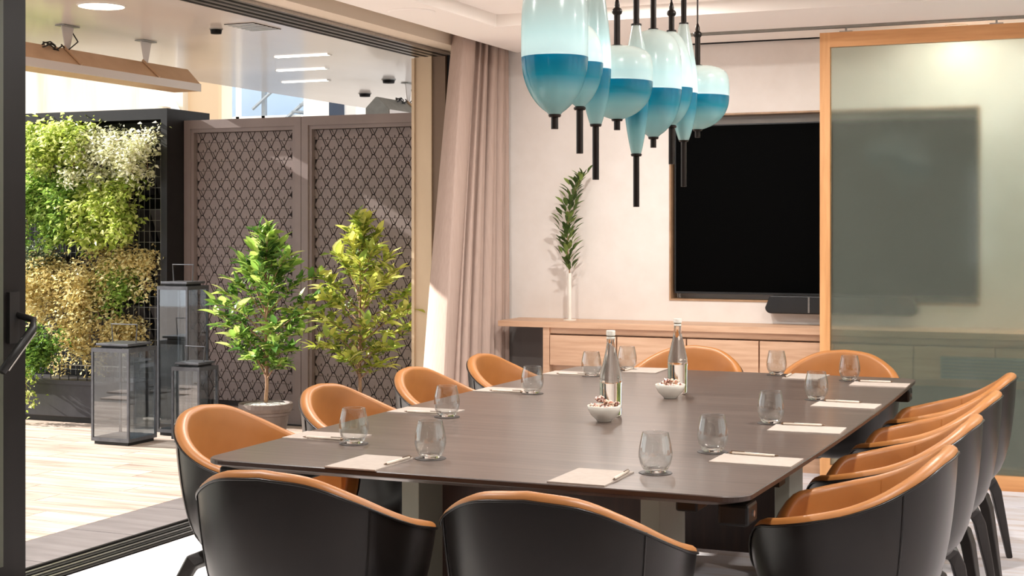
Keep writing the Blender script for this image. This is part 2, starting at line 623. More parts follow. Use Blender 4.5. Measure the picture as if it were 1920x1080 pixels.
# right wall and the window wall behind the viewpoint
wr = MB()
winr = [(2.2, 3.7), (4.1, 5.7), (6.1, 7.8)]
wr.box(XR, XR + 0.25, YF - 0.25, YB + 0.35, 0, 0.35).box(XR, XR + 0.25, YF - 0.25, YB + 0.35, 2.35, 2.8)
ex = [YF - 0.25] + [e for p in winr for e in p] + [YB + 0.35]
for i in range(0, len(ex), 2):
    wr.box(XR, XR + 0.25, ex[i], ex[i + 1], 0.35, 2.35)
struct(wr.build('wall_right', M['wall']))
for i, (a, b) in enumerate(winr):
    wi = struct(MB().box(XR + 0.08, XR + 0.16, a, b, 0.35, 0.42).box(XR + 0.08, XR + 0.16, a, b, 2.28, 2.35).box(XR + 0.08, XR + 0.16, a, a + 0.06, 0.42, 2.28)
                .box(XR + 0.08, XR + 0.16, b - 0.06, b, 0.42, 2.28).box(XR + 0.08, XR + 0.16, (a + b) / 2 - 0.03, (a + b) / 2 + 0.03, 0.42, 2.28).build('window_%d' % (i + 2), M['dark_bronze']))
    for y0, y1 in ((a + 0.06, (a + b) / 2 - 0.03), ((a + b) / 2 + 0.03, b - 0.06)):
        MB().box(XR + 0.116, XR + 0.124, y0, y1, 0.42, 2.28).build('pane', M['pane'], wi)
wf = MB()
wx0, wx1 = -1.85, -1.45
wf.box(-4.22, wx0, YF - 0.25, YF, 0, 2.8).box(wx1, XR, YF - 0.25, YF, 0, 2.8).box(wx0, wx1, YF - 0.25, YF, 0, 0.9).box(wx0, wx1, YF - 0.25, YF, 2.2, 2.8)
struct(wf.build('wall_front', M['walnut']))
wi = struct(MB().box(wx0, wx1, YF - 0.16, YF - 0.08, 0.9, 0.96).box(wx0, wx1, YF - 0.16, YF - 0.08, 2.14, 2.2).box(wx0, wx0 + 0.05, YF - 0.16, YF - 0.08, 0.96, 2.14).box(wx1 - 0.05, wx1, YF - 0.16, YF - 0.08, 0.96, 2.14).build('window_1', M['dark_bronze']))
MB().box(wx0 + 0.05, wx1 - 0.05, YF - 0.124, YF - 0.116, 0.96, 2.14).build('pane', M['pane'], wi)

# door jamb at the far end of the opening, stacked frames
jm = struct(MB().box(-4.22, -4.10, 8.36, 8.72, 0, 2.53).build('trim_3', M['jamb']))
MB().box(-4.235, -4.215, 8.345, 8.70, 0, 2.50).build('stop_bead', M['jamb'], jm)
MB().box(-4.10, -4.01, 8.375, 8.72, 0, 2.53).build('inner_jamb', M['jamb_dark'], jm)
MB().box(-4.01, -3.97, 8.40, 8.72, 0, 2.53).build('seal', M['black_metal'], jm)
# near door leaf (its closing stile shows on the left)
dl = struct(MB().box(-4.14, -4.02, 4.43, 4.56, 0.03, 2.50).box(-4.14, -4.02, 2.2, 4.43, 0.03, 0.15).box(-4.14, -4.02, 2.2, 4.43, 2.38, 2.50).box(-4.14, -4.02, 2.05, 2.2, 0.03, 2.5).build('door_1', M['dark_bronze']))
MB().box(-4.085, -4.075, 2.2, 4.43, 0.15, 2.38).build('pane', M['pane'], dl)
MB().box(-4.03, -4.012, 4.30, 4.428, 0.10, 2.45).build('edge_seal', M['olive'], dl)
hd = MB().box(-4.02, -4.005, 4.455, 4.51, 0.96, 1.16).build('handle_plate', M['black_metal'], dl)
MB().tube([(-4.01, 4.50, 1.07), (-3.95, 4.525, 1.05), (-3.93, 4.50, 1.02), (-3.93, 4.33, 0.865)], [0.013, 0.014, 0.016, 0.016], 8).build('lever', M['black_metal'], hd, smooth=True)
MB().tube([(-3.915, 4.50, 1.004), (-3.915, 4.35, 0.868)], 0.003, 6).build('lever_edge', M['aluminium'], hd)
# threshold track
th = struct(MB().box(-4.21, -3.97, YF, 8.36, -0.10, -0.012).build('trim_4', M['black_metal']))
for x, m_ in ((-4.20, 'dark_bronze'), (-4.155, 'aluminium'), (-4.12, 'black_metal'), (-4.085, 'aluminium'), (-4.05, 'black_metal'), (-4.02, 'aluminium'), (-3.985, 'dark_bronze')):
    MB().box(x - 0.007, x + 0.007, YF, 8.36, -0.012, 0.004).build('rail', M[m_], th)

# ------------------------------------------------------------------ the setting: terrace
tf = struct(MB().box(-30, -4.21, -6, 40, -0.20, -0.014).build('terrace_floor', M['slab']))
PW, PL, XE = 0.2, 1.2, -4.58
pm = MB().box(-PL / 2 + 0.0025, PL / 2 - 0.0025, -PW / 2 + 0.0025, PW / 2 - 0.0025, -0.012, 0.0).mesh('plank')
pm.materials.append(M['plank'])
row = 0
y = 4.3
while y < 9.1:
    xoff = (0.0, 0.55, 0.25, 0.8)[row % 4]
    x = XE - PL / 2 + xoff
    k = 0
    while x > -7.9:
        x1 = x + PL / 2
        if x1 > XE:
            wd = XE - (x - PL / 2)
            if wd > 0.05:
                o = MB().box(-wd / 2 + 0.0025, wd / 2 - 0.0025, -PW / 2 + 0.0025, PW / 2 - 0.0025, -0.012, 0.0).build('plank', M['plank'], tf)
                o.location = (x - PL / 2 + wd / 2, y, 0)
        else:
            o = obj('plank', pm, None, tf, loc=(x, y, 0))
        x -= PL
    y += PW
    row += 1
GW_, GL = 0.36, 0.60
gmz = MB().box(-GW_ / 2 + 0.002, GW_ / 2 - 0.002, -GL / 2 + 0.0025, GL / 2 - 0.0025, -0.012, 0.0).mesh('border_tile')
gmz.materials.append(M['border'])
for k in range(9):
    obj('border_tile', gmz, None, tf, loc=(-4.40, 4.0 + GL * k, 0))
# glossy roof over the terrace
RX = -6.90
rf = struct(MB().box(RX, -4.22, 0, 15, 2.60, 2.82).build('ceiling_terrace', M['roof']))
MB().box(RX - 0.01, RX, 0, 15, 2.60, 2.84).build('fascia', M['heater_side'], rf)


# ------------------------------------------------------------------ conference table
def round_poly(x0, x1, y0, y1, r, bow, n=8):
    pts = []
    for cx, cy, a0 in ((x1 - r, y1 - r, 0), (x0 + r, y1 - r, 90), (x0 + r, y0 + r, 180), (x1 - r, y0 + r, 270)):
        for i in range(n + 1):
            a = R(a0 + 90.0 * i / n)
            pts.append([cx + r * math.cos(a), cy + r * math.sin(a)])
        if a0 in (0, 180):
            pass
    out = []
    L = len(pts)
    for i in range(L):
        p, q = pts[i], pts[(i + 1) % L]
        out.append(p)
        if math.dist(p, q) > 0.5:
            for k in range(1, 12):
                out.append([p[0] + (q[0] - p[0]) * k / 12, p[1] + (q[1] - p[1]) * k / 12])
    cx, cy = (x0 + x1) / 2, (y0 + y1) / 2
    res = []
    for px, py in out:
        t = (py - cy) / ((y1 - y0) / 2)
        res.append((px + math.copysign(bow * (1 - t * t), px - cx) * min(1, abs(px - cx) / ((x1 - x0) / 2)), py))
    return res


TC = (-1.675, 5.11)
table = thing('conference_table', 'long dark wood conference table with rounded corners in the middle of room', 'table', (TC[0], TC[1], 0))
pl = round_poly(-0.80, 0.80, -1.575, 1.575, 0.07, 0.025)
t = MB()
n = len(pl)
rings = [(1.0, 0.7255), (1.0, 0.7375), (0.9985, 0.740)]


def ins(pl_, d):
    res = []
    for (px, py) in pl_:
        sx = (0.80 - d) / 0.80
        sy = (1.575 - d) / 1.575
        res.append((px * sx, py * sy))
    return res


lv = [(0.05, 0.708), (0.004, 0.7235), (0.0, 0.7265), (0.0, 0.7375), (0.0025, 0.74)]
for d, z in lv:
    for p in ins(pl, d):
        t.v.append((p[0], p[1], z))
for i in range(len(lv) - 1):
    for j in range(n):
        t.f.append((i * n + j, i * n + (j + 1) % n, (i + 1) * n + (j + 1) % n, (i + 1) * n + j))
t.f.append(tuple(reversed(range(n))))
t.f.append(tuple((len(lv) - 1) * n + j for j in range(n)))
top = t.build('tabletop', M['table'], table)
top.data.materials.append(M['table_edge'])
for p in top.data.polygons:
    if abs(p.normal.z) < 0.9:
        p.material_index = 1
for sx in (-1, 1):
    MB().box(sx * 0.60 - 0.03, sx * 0.60 + 0.03, -1.40, 1.40, 0.660, 0.708).build('underframe_rail', M['black_metal'], table, bevel=0.006)
    for sy in (-1, 1):
        MB().box(sx * 0.75 - 0.04, sx * 0.75 + 0.04, sy * 1.45 - 0.05, sy * 1.45 + 0.05, 0.652, 0.708).build('corner_block', M['black_metal'], table, bevel=0.008)
        MB().tube([(sx * 0.789, sy * 1.45, 0.680), (sx * 0.794, sy * 1.45, 0.680)], 0.009, 10).build('bolt', M['aluminium'], table)
for yy in (-0.92, 0.82):
    for x in (-0.39, 0.39):
        MB().box(x - 0.03, x + 0.03, yy - 0.13, yy + 0.13, 0.0, 0.705).build('leg', M['leg_paint'], table, bevel=0.003)
    MB().box(-0.36, 0.36, yy + 0.04, yy + 0.08, 0.06, 0.70).build('pedestal_panel', M['panel_wood'], table)
    MB().box(-0.75, 0.75, yy - 0.05, yy + 0.03, 0.665, 0.705).build('cross_rail', M['black_metal'], table)


# ------------------------------------------------------------------ chairs
def lerp_tab(tab, x):
    if x <= tab[0][0]:
        return tab[0][1]
    for (a, b), (c_, d) in zip(tab, tab[1:]):
        if x <= c_:
            u = (x - a) / (c_ - a)
            u = u * u * (3 - 2 * u) if False else u
            return b + (d - b) * u
    return tab[-1][1]


def smooth_tab(tab, x):
    # catmull-rom through the table
    n_ = len(tab)
    if x <= tab[0][0]:
        return tab[0][1]
    for i in range(n_ - 1):
        if x <= tab[i + 1][0]:
            x0, y0 = tab[i]
            x1, y1 = tab[i + 1]
            u = (x - x0) / (x1 - x0)
            m0 = ((y1 - tab[i - 1][1]) / (x1 - tab[i - 1][0]) if i > 0 else (y1 - y0) / (x1 - x0)) * (x1 - x0)
            m1 = ((tab[i + 2][1] - y0) / (tab[i + 2][0] - x0) if i + 2 < n_ else (y1 - y0) / (x1 - x0)) * (x1 - x0)
            return (2 * u**3 - 3 * u**2 + 1) * y0 + (u**3 - 2 * u**2 + u) * m0 + (-2 * u**3 + 3 * u**2) * y1 + (u**3 - u**2) * m1
    return tab[-1][1]


RIM = [(0, 0.800), (22, 0.786), (45, 0.742), (70, 0.688), (95, 0.645), (118, 0.620), (134, 0.606), (146, 0.565), (158, 0.50), (168, 0.462), (180, 0.452)]
KZ = [(0.345, 0.50), (0.37, 0.66), (0.42, 0.79), (0.50, 0.88), (0.60, 0.94), (0.72, 0.98), (0.83, 1.0)]
CA, CB = 0.315, 0.295


def plan(phi, k, inset=0.0):
    n_ = 2.25
    s_, c_ = math.sin(phi), math.cos(phi)
    a, b = CA * k - inset, CB * k - inset
    # back leans further out than the front lip
    x = a * math.copysign(abs(s_) ** (2 / n_), s_)
    y_ = -b * math.copysign(abs(c_) ** (2 / n_), c_)
    return x, y_


def rim_z(phi):
    d = abs(math.degrees(phi))
    if d > 180:
        d = 360 - d
    return smooth_tab(RIM, d)


def make_chair(label):
    th_ = thing('tub_chair', label, 'chair', group='tan and black tub chairs around the table')
    N = 72
    phis = [2 * PI * i / N for i in range(N)]
    # outer shell
    sh = MB()
    rows = 9
    zb = 0.345
    for i in range(rows + 1):
        for ph in phis:
            zr = rim_z(ph)
            z = zb + (zr - zb) * (i / rows) ** 1.25
            x, y_ = plan(ph, smooth_tab(KZ, z))
            sh.v.append((x, y_, z))
    for i in range(rows):
        for j in range(N):
            a0, a1 = i * N + j, i * N + (j + 1) % N
            sh.f.append((a0, a1, a1 + N, a0 + N))
    sh.f.append(tuple(reversed(range(N))))
    sh.build('shell', M['dark_leather'], th_, smooth=True, label='black leather outer shell')
    # lining: rim roll and the inside bowl
    ln = MB()
    prof = []
    TH = 0.042
    for k in range(7):
        a = PI * k / 6
        prof.append((TH / 2 - TH / 2 * math.cos(a), 0.016 * math.sin(a)))
    ringc = 0
    for d, dz in prof:
        for ph in phis:
            zr = rim_z(ph)
            x, y_ = plan(ph, smooth_tab(KZ, zr), d)
            ln.v.append((x, y_, zr + dz))
        ringc += 1
    zs = 0.432
    for fz in (0.15, 0.35, 0.6, 0.8, 0.94, 1.0):
        for ph in phis:
            zr = rim_z(ph)
            z = zr + (min(zs, zr - 0.01) - zr) * fz
            extra = 0.0 if fz < 0.9 else (0.012 if fz < 0.99 else 0.03)
            x, y_ = plan(ph, smooth_tab(KZ, max(z, 0.44)), TH + extra)
            ln.v.append((x, y_, z))
        ringc += 1
    for i in range(ringc - 1):
        for j in range(N):
            a0, a1 = i * N + j, i * N + (j + 1) % N
            ln.f.append((a0, a1, a1 + N, a0 + N))
    ln.f.append(tuple((ringc - 1) * N + j for j in range(N)))
    ln.build('lining', M['tan'], th_, smooth=True, label='tan leather inside and rolled rim')
    # seat cushion
    st = MB()
    cp = [(0.060, 0.425), (0.050, 0.445), (0.056, 0.460), (0.085, 0.468), (0.15, 0.470), (0.22, 0.470)]
    for d, z in cp:
        for ph in phis:
            x, y_ = plan(ph, 0.86, d)
            st.v.append((x, y_ * 1.0, z))
    for i in range(len(cp) - 1):
        for j in range(N):
            a0, a1 = i * N + j, i * N + (j + 1) % N
            st.f.append((a0, a1, a1 + N, a0 + N))
    st.f.append(tuple((len(cp) - 1) * N + j for j in range(N)))
    st.build('seat_cushion', M['tan'], th_, smooth=True)
    # piping along the outer edge of the rim
    pts = []
    for i in range(0, N):
        zr = rim_z(phis[i])
        x, y_ = plan(phis[i], smooth_tab(KZ, zr))
        pts.append((x * 1.006, y_ * 1.006, zr - 0.004))
    MB().tube(pts, 0.0036, 6, closed=True).build('piping', M['dark_leather'], th_, smooth=True)
    # seams down the outside and inside
    for sgn in (-1, 1):
        ph = sgn * R(52)
        pts = []
        zr = rim_z(ph)
        for k in range(9):
            z = 0.38 + (zr - 0.38) * k / 8
            x, y_ = plan(ph, smooth_tab(KZ, z))
            pts.append((x * 1.002, y_ * 1.002, z))
        MB().tube(pts, 0.0028, 5).build('seam', M['dark_leather'], th_)
        ph = sgn * R(80)
        zr = rim_z(ph)
        pts = []
        for k in range(9):
            z = 0.47 + (zr - 0.47) * k / 8
            x, y_ = plan(ph, smooth_tab(KZ, z), TH)
            pts.append((x * 0.999, y_ * 0.999, z))
        MB().tube(pts, 0.0022, 5).build('seam', M['tan'], th_)
    # bent wooden legs
    for sx in (-1, 1):
        for sy in (-1, 1):
            p = [(0.05, 0.05, 0.352), (0.15, 0.14, 0.350), (0.188, 0.178, 0.334), (0.206, 0.196, 0.29), (0.232, 0.222, 0.15), (0.258, 0.248, 0.0)]
            MB().tube([(sx * a, sy * b, z) for a, b, z in p], [0.028, 0.031, 0.033, 0.030, 0.024, 0.017], 4).build('leg', M['chair_leg'], th_, bevel=0.005)
    return th_


CY = [4.10, 4.84, 5.59, 6.32]
ORD_L = ['nearest the glass door post', 'second from the glass door post', 'third from the glass door post', 'nearest the curtain']
ORD_R = ['closest to the viewer', 'second from the viewer', 'third from the viewer', 'farthest from the viewer']
chairs = []
for i, yy in enumerate(CY):
    chairs.append(((-2.575 - (0.02 if i == 0 else 0), yy, 0), R(-90), 'tub chair on the terrace side of table, ' + ORD_L[i]))
for i, yy in enumerate(CY):
    chairs.append(((-0.725, yy, 0), R(90), 'tub chair on the right side of table, ' + ORD_R[i]))
chairs.append(((-1.95, 3.315, 0), 0, 'tub chair seen from behind at the near end of table, left one'))
chairs.append(((-1.245, 3.30, 0), 0, 'tub chair seen from behind at the near end of table, middle of picture'))
chairs.append(((-2.04, 6.93, 0), R(180), 'tub chair at the far end of table, behind the farther water bottle'))
chairs.append(((-1.29, 6.95, 0), R(180), 'tub chair at the far end of table, before the frosted panel edge'))
proto = None
for loc, rz, lab in chairs:
    if proto is None:
        proto = make_chair(lab)
        proto.location = loc
        proto.rotation_euler = (0, 0, rz)
    else:
        copy_thing(proto, loc, rz, lab)

# ------------------------------------------------------------------ table settings
TZ = 0.74


def glass_proto():
    # thin blown wall on a thick clear foot
    po = [(0.0, 0.0), (0.024, 0.0), (0.0275, 0.0015), (0.034, 0.010), (0.0415, 0.024), (0.0458, 0.042), (0.0458, 0.056), (0.0430, 0.076), (0.0385, 0.096), (0.0358, 0.108), (0.0352, 0.109)]
    pi_ = [(0.0346, 0.108), (0.0374, 0.096), (0.0418, 0.076), (0.0446, 0.056), (0.0446, 0.042), (0.0402, 0.026), (0.032, 0.0155), (0.022, 0.012), (0.0, 0.011)]
    b_ = MB().lathe(po + pi_, 40)
    me = b_.mesh('water_glass', True)
    me.materials.append(M['tumbler'])
    me.materials.append(M['tumbler_foot'])
    for p in me.polygons:
        if p.center.z < 0.0125:
            p.material_index = 1
    return me


gm = glass_proto()
cm = MB().lathe([(0.0, 0.0), (0.045, 0.0), (0.046, 0.001), (0.045, 0.0022), (0.0, 0.0022)], 32).mesh('coaster')
cm.materials.append(M['coaster'])
SIDE_L = ['by the terrace side chair nearest the door post', 'by the second terrace side chair', 'by the third terrace side chair', 'by the terrace side chair nearest the curtain']
SIDE_R = ['by the right side chair closest to the viewer', 'by the second right side chair', 'by the third right side chair', 'by the right side chair farthest from the viewer']
gl = []
for (x, yy), s in zip([(-2.213, 3.967), (-2.226, 4.662), (-2.228, 5.467), (-2.25, 6.231)], SIDE_L):
    gl.append((x, yy, s))
for (x, yy), s in zip([(-1.145, 4.231), (-1.133, 4.94), (-1.126, 5.693), (-1.136, 6.476)], SIDE_R):
    gl.append((x, yy, s))
gl += [(-1.865, 3.795, 'before the near end chair on the left'), (-1.19, 3.808, 'before the near end chair in mid picture'),
       (-2.195, 6.575, 'at the far end seat on the curtain side'), (-1.487, 6.60, 'at the far end seat beside the frosted panel')]
for x, yy, s in gl:
    tag(obj('coaster', cm, None, loc=(x, yy, TZ)), 'thin dark round coaster under the glass ' + s, 'coaster', 'coasters on the table')
    tag(obj('water_glass', gm, None, loc=(x, yy, TZ + 0.0022)), 'stemless clear water glass ' + s, 'glass', 'water glasses on the table')

npm = MB().box(-0.08, 0.08, -0.118, 0.118, 0, 0.004).mesh('notepad')
npm.materials.append(M['paper'])


def pen_proto():
    b = MB().tube([(0, -0.066, 0), (0, -0.062, 0), (0, 0.062, 0)], [0.003, 0.0042, 0.0042], 10).mesh('barrel', True)
    b.materials.append(M['pen'])
    t_ = MB().tube([(0, -0.078, 0), (0, -0.066, 0)], [0.0008, 0.003], 10).mesh('tip', True)
    t_.materials.append(M['pen_metal'])
    k = MB().tube([(0, 0.062, 0), (0, 0.07, 0)], [0.0042, 0.003], 10).box(-0.001, 0.001, 0.025, 0.066, 0.004, 0.006).mesh('clip')
    k.materials.append(M['pen_metal'])
    return b, t_, k


penm = pen_proto()
pads = []
for yy, s in zip([4.06, 4.77, 5.52, 6.285], SIDE_L):
    pads.append((-2.362, yy, R(-90), s, (0, 1)))
for yy, s in zip([4.115, 4.825, 5.545, 6.345], SIDE_R):
    pads.append((-0.985, yy, R(90), s, (0, 1)))
pads += [(-1.985, 3.652, 0, 'before the near end chair on the left', None), (-1.325, 3.668, 0, 'before the near end chair in mid picture', None),
         (-2.10, 6.566, R(180), 'at the far end seat on the curtain side', None), (-1.345, 6.566, R(180), 'at the far end seat beside the frosted panel', None)]
PAD_TILT = [1.5, -1.0, 0.6, -2.0, -1.2, 2.0, -0.8, 1.4, 0.0, -0.6, 2, -2]
for i, (x, yy, rz, s, _) in enumerate(pads):
    rz2 = rz + R(PAD_TILT[i])
    tag(obj('notepad', npm, None, loc=(x, yy, TZ), rot=(0, 0, rz2)), 'small cream notepad ' + s, 'notepad', 'notepads on the table')
    off = Vector((0.074, 0.03, 0))
    off.rotate(Euler((0, 0, rz2)))
    p = thing('pen', 'beige pen lying on the notepad ' + s, 'pen', (x + off.x, yy + off.y, TZ + 0.0083), rz2 + R(3 if i % 2 else -3), 'pens on the notepads')
    for nm, me in zip(('barrel', 'tip', 'clip'), penm):
        obj(nm, me, None, p)


def bottle(loc, label):
    b = thing('water_bottle', label, 'bottle', loc, 0, 'water bottles on the table')
    prof = [(0.0, 0.004), (0.028, 0.0), (0.036, 0.002), (0.0395, 0.008), (0.0395, 0.115), (0.0405, 0.118), (0.0405, 0.124), (0.0395, 0.127), (0.0395, 0.135), (0.038, 0.150), (0.031, 0.180), (0.0225, 0.215), (0.0165, 0.243), (0.0145, 0.262), (0.0138, 0.280), (0.0138, 0.286), (0.0, 0.286)]
    MB().lathe(prof, 40).build('body', M['bottle'], b, smooth=True, label='clear glass full of water')
    MB().lathe([(0.0, 0.2865), (0.0155, 0.2865), (0.0165, 0.289), (0.0165, 0.302), (0.0155, 0.305), (0.0, 0.3055)], 28).build('cap', M['white_china'], b, smooth=False, label='white screw cap')
    MB().lathe([(0.0141, 0.274), (0.0158, 0.276), (0.0158, 0.280), (0.0141, 0.282)], 28).build('neck_ring', M['white_china'], b)
    return b


bottle((-1.70, 4.91, TZ), 'clear water bottle with white cap behind the nearer bowl of sweets')
bottle((-1.685, 5.69, TZ), 'clear water bottle with white cap behind the farther bowl of sweets')
M['sweet_a'] = mat('wrapped_sweet', (120, 62, 44), 0.35)
noise_color(M['sweet_a'], (160, 160, 160), [(0.42, (62, 32, 26)), (0.5, (196, 120, 96)), (0.58, (238, 226, 212))], detail=2)
M['sweet_b'] = mat('pale_sweet', (232, 210, 186), 0.4)
noise_color(M['sweet_b'], (140, 140, 140), [(0.40, (190, 112, 84)), (0.5, (236, 212, 186)), (0.7, (246, 234, 216))], detail=2)


def sweet_mesh(name, m):
    s = MB().lathe([(0.0, -0.016), (0.006, -0.017), (0.003, -0.011), (0.008, -0.006), (0.009, 0.0), (0.008, 0.006), (0.003, 0.011), (0.006, 0.017), (0.0, 0.016)], 10)
    me = s.mesh(name, True)
    me.materials.append(m)
    return me


sw = [sweet_mesh('sweet', M['sweet_a']), sweet_mesh('sweet', M['sweet_b'])]


def bowl(loc, label, which, heap):
    prof = [(0.0, 0.004), (0.024, 0.0), (0.026, 0.003), (0.030, 0.008), (0.046, 0.022), (0.056, 0.040), (0.0595, 0.054), (0.0585, 0.0555), (0.057, 0.054), (0.053, 0.040), (0.043, 0.025), (0.027, 0.012), (0.0, 0.010)]
    o = MB().lathe(prof, 40).build('bowl', M['white_china'], None, smooth=True)
    o.location = loc
    tag(o, label, 'bowl', 'white bowls on the table')
    for i in range(15):
        a = i * 2.4
        r = 0.008 + 0.038 * math.sqrt((i % 11) / 11.0)
        z = 0.036 + (0.014 if i < 11 else 0.030) + (heap if i in (3, 8, 12, 14) else 0)
        s = obj('wrapped_sweet', sw[i % 2], None, loc=(loc[0] + r * math.cos(a), loc[1] + r * math.sin(a), loc[2] + z),
                rot=(R(90) + random.uniform(-0.5, 0.5), random.uniform(-0.6, 0.6), random.uniform(0, PI)))
        tag(s, ('brown striped' if i % 2 == 0 else 'pale cream') + ' wrapped sweet heaped in the ' + which + ' white bowl', 'sweet', 'sweets in the %s bowl' % which)


bowl((-1.675, 4.77, TZ), 'small white bowl of wrapped sweets before the nearer water bottle', 'nearer', 0.010)
bowl((-1.668, 5.53, TZ), 'small white bowl of wrapped sweets before the farther water bottle', 'farther', 0.0)


# ------------------------------------------------------------------ pendant lamps over the table
def px_pos(zc, lat):
    s_, c_ = 0.3902, 0.9207
    return (-s_ * zc + c_ * lat, c_ * zc + s_ * lat)


CAPS = [(0.0, 0.0), (0.14, 0.02), (0.40, 0.10), (0.66, 0.24), (0.86, 0.42), (0.97, 0.60), (1.0, 0.78), (1.0, 1.0)]


def pendant(i, zc, lat, r, ztop, zband, zbot, rodlen, kind, cable, label):
    x, y_ = px_pos(zc, lat)
    p = thing('pendant_lamp', label, 'lamp', (x, y_, 0), 0, 'blue glass pendant lamps in a row')
    hl, hu = zband - zbot, ztop - zband
    low, up = [], []
    NN = 20
    for k in range(NN + 1):
        u = k / NN
        if kind == 'spindle':
            f = 0.36 + 0.64 * math.sin(u * PI / 2) ** 0.9
        elif kind == 'capsule':
            f = max(0.16, (1 - (1 - u) ** 2.0) ** 0.62)
        elif kind == 'egg':
            f = max(0.17, (1 - (1 - u) ** 1.9) ** 0.66)
        else:
            f = max(0.13, (1 - (1 - u) ** 2.2) ** 0.55)
        if u == 1.0:
            f = 1.0
        low.append((r * f, zbot + hl * u))
    for k in range(NN + 1):
        u = k / NN
        if kind == 'spindle':
            f = 0.32 + 0.68 * math.cos(u * PI / 2) ** 1.0
        elif kind == 'capsule':
            f = max(0.14, (1 - u ** 5.0) ** 0.5)
        elif kind == 'egg':
            f = max(0.16, (1 - u ** 2.4) ** 0.55)
        else:
            f = max(0.14, (1 - u ** 5.5) ** 0.42)
        up.append((r * f, zband + hu * u))
    b = MB()
    n_ = 40
    lo = MB().lathe(low, n_)
    lo.f = [f_ for f_ in lo.f if len(f_) == 4]
    so = lo.build('lower_glass', M['shade_low'], p, smooth=True, label='blue glass fading to smoky clear at the tip')
    uo = MB().lathe(up, n_)
    uo.f = [f_ for f_ in uo.f if len(f_) == 4]
    uo.build('upper_glass', M['shade_up'], p, smooth=True, label='frosted pale glass')
    rr = 0.0112
    MB().lathe([(0.0, zbot - 0.006), (0.017, zbot - 0.006), (0.0195, zbot - 0.002), (0.0195, zbot + 0.002), (0.015, zbot + 0.006), (0.0, zbot + 0.006)], 20).build('bottom_cap', M['rod'], p)
    MB().tube([(0, 0, zbot - rodlen), (0, 0, zbot - 0.005)], rr, 14).build('bottom_rod', M['rod'], p, smooth=False)
    MB().lathe([(0.0, ztop - 0.004), (0.019, ztop - 0.004), (0.019, ztop + 0.002), (0.013, ztop + 0.004), (0.0, ztop + 0.004)], 20).build('top_cap', M['rod'], p)
    if cable:
        zk = ztop + cable
        MB().tube([(0, 0, ztop + 0.003), (0, 0, zk)], rr, 14).build('top_rod', M['rod'], p)
        kn = [(0.0, zk - 0.004), (0.011, zk), (0.0165, zk + 0.006), (0.0180, zk + 0.013), (0.0155, zk + 0.021), (0.0085, zk + 0.026), (0.0095, zk + 0.032), (0.0085, zk + 0.042), (0.0035, zk + 0.058), (0.0, zk + 0.058)]
        MB().lathe(kn, 18).build('knob', M['rod'], p, smooth=True)
        MB().tube([(0, 0, zk + 0.056), (0, 0, CEIL + cd - 0.014)], 0.0035, 8).build('cable', M['rod'], p)
    else:
        MB().tube([(0, 0, ztop + 0.003), (0, 0, CEIL + cd - 0.014)], rr, 14).build('top_rod', M['rod'], p)
    MB().lathe([(0.0, CEIL + cd), (0.035, CEIL + cd), (0.035, CEIL + cd - 0.016), (0.0, CEIL + cd - 0.016)], 20).build('ceiling_rose', M['rod'], p)
    # the lamp's own light, at the band
    MB().lathe([(0.0, zband + 0.004), (r * 0.45, zband + 0.004), (r * 0.45, zband + 0.012), (0.0, zband + 0.012)], 20).build('light_disc', M['lamp_disc'], p)
    l = bpy.data.lights.new('pendant_light', 'POINT')
    l.energy = PENDANT_W
    l.color = (1.0, 0.96, 0.9)
    l.shadow_soft_size = 0.02
    lo_ = bpy.data.objects.new('pendant_light', l)
    COL.objects.link(lo_)
    lo_.parent = p
    lo_.location = (0, 0, zband + 0.03)


def vz(v, zc):
    return CAM_Z + (432 - v) * zc / 2737.0


def lt(u, zc):
    return (u - 960) / 2737.0 * zc


PEND = [
    (4.45, 1040, 63, -60, 108, 216, 242, 'capsule', 0, 'largest capsule-shaped blue pendant lamp, nearest the curtain in the row'),
    (4.65, 1087, 44, 42, 119, 203, 288, 'egg', 0, 'egg-shaped blue pendant lamp with long rod, second from the left'),
    (4.80, 1117, 29, -55, 130, 234, 337, 'spindle', 0, 'tall slender spindle pendant lamp, third from the left'),
    (5.00, 1157, 67, 86, 154, 224, 244, 'wide', 0.105, 'wide round blue pendant lamp with knobbed rod, left of the spindle in mid row'),
    (5.20, 1193, 24, 46, 168, 290, 388, 'spindle', 0, 'slender spindle pendant lamp hanging lowest, middle of the row'),
    (5.40, 1225, 53, 55, 169, 258, 277, 'capsule', 0, 'capsule-shaped blue pendant lamp right of the lowest spindle'),
    (5.60, 1259, 40, 58, 166, 237, 308, 'egg', 0.055, 'egg-shaped blue pendant lamp, third from the right'),
    (5.80, 1282, 26, 44, 175, 263, 350, 'spindle', 0, 'slender spindle pendant lamp, second from the right'),
    (6.00, 1308, 59, 123, 181, 243, 258, 'wide', 0.115, 'wide round blue pendant lamp with knobbed rod, rightmost of the row'),
]
for i, (zc, u, rp, vt, vb, vbt, vr, kind, cab, lab) in enumerate(PEND):
    zt, zbd, zbt = vz(vt, zc), vz(vb, zc), vz(vbt, zc)
    pendant(i, zc, lt(u, zc), rp * zc / 2737.0, zt, zbd, zbt, zbt - vz(vr, zc), kind, cab, lab)


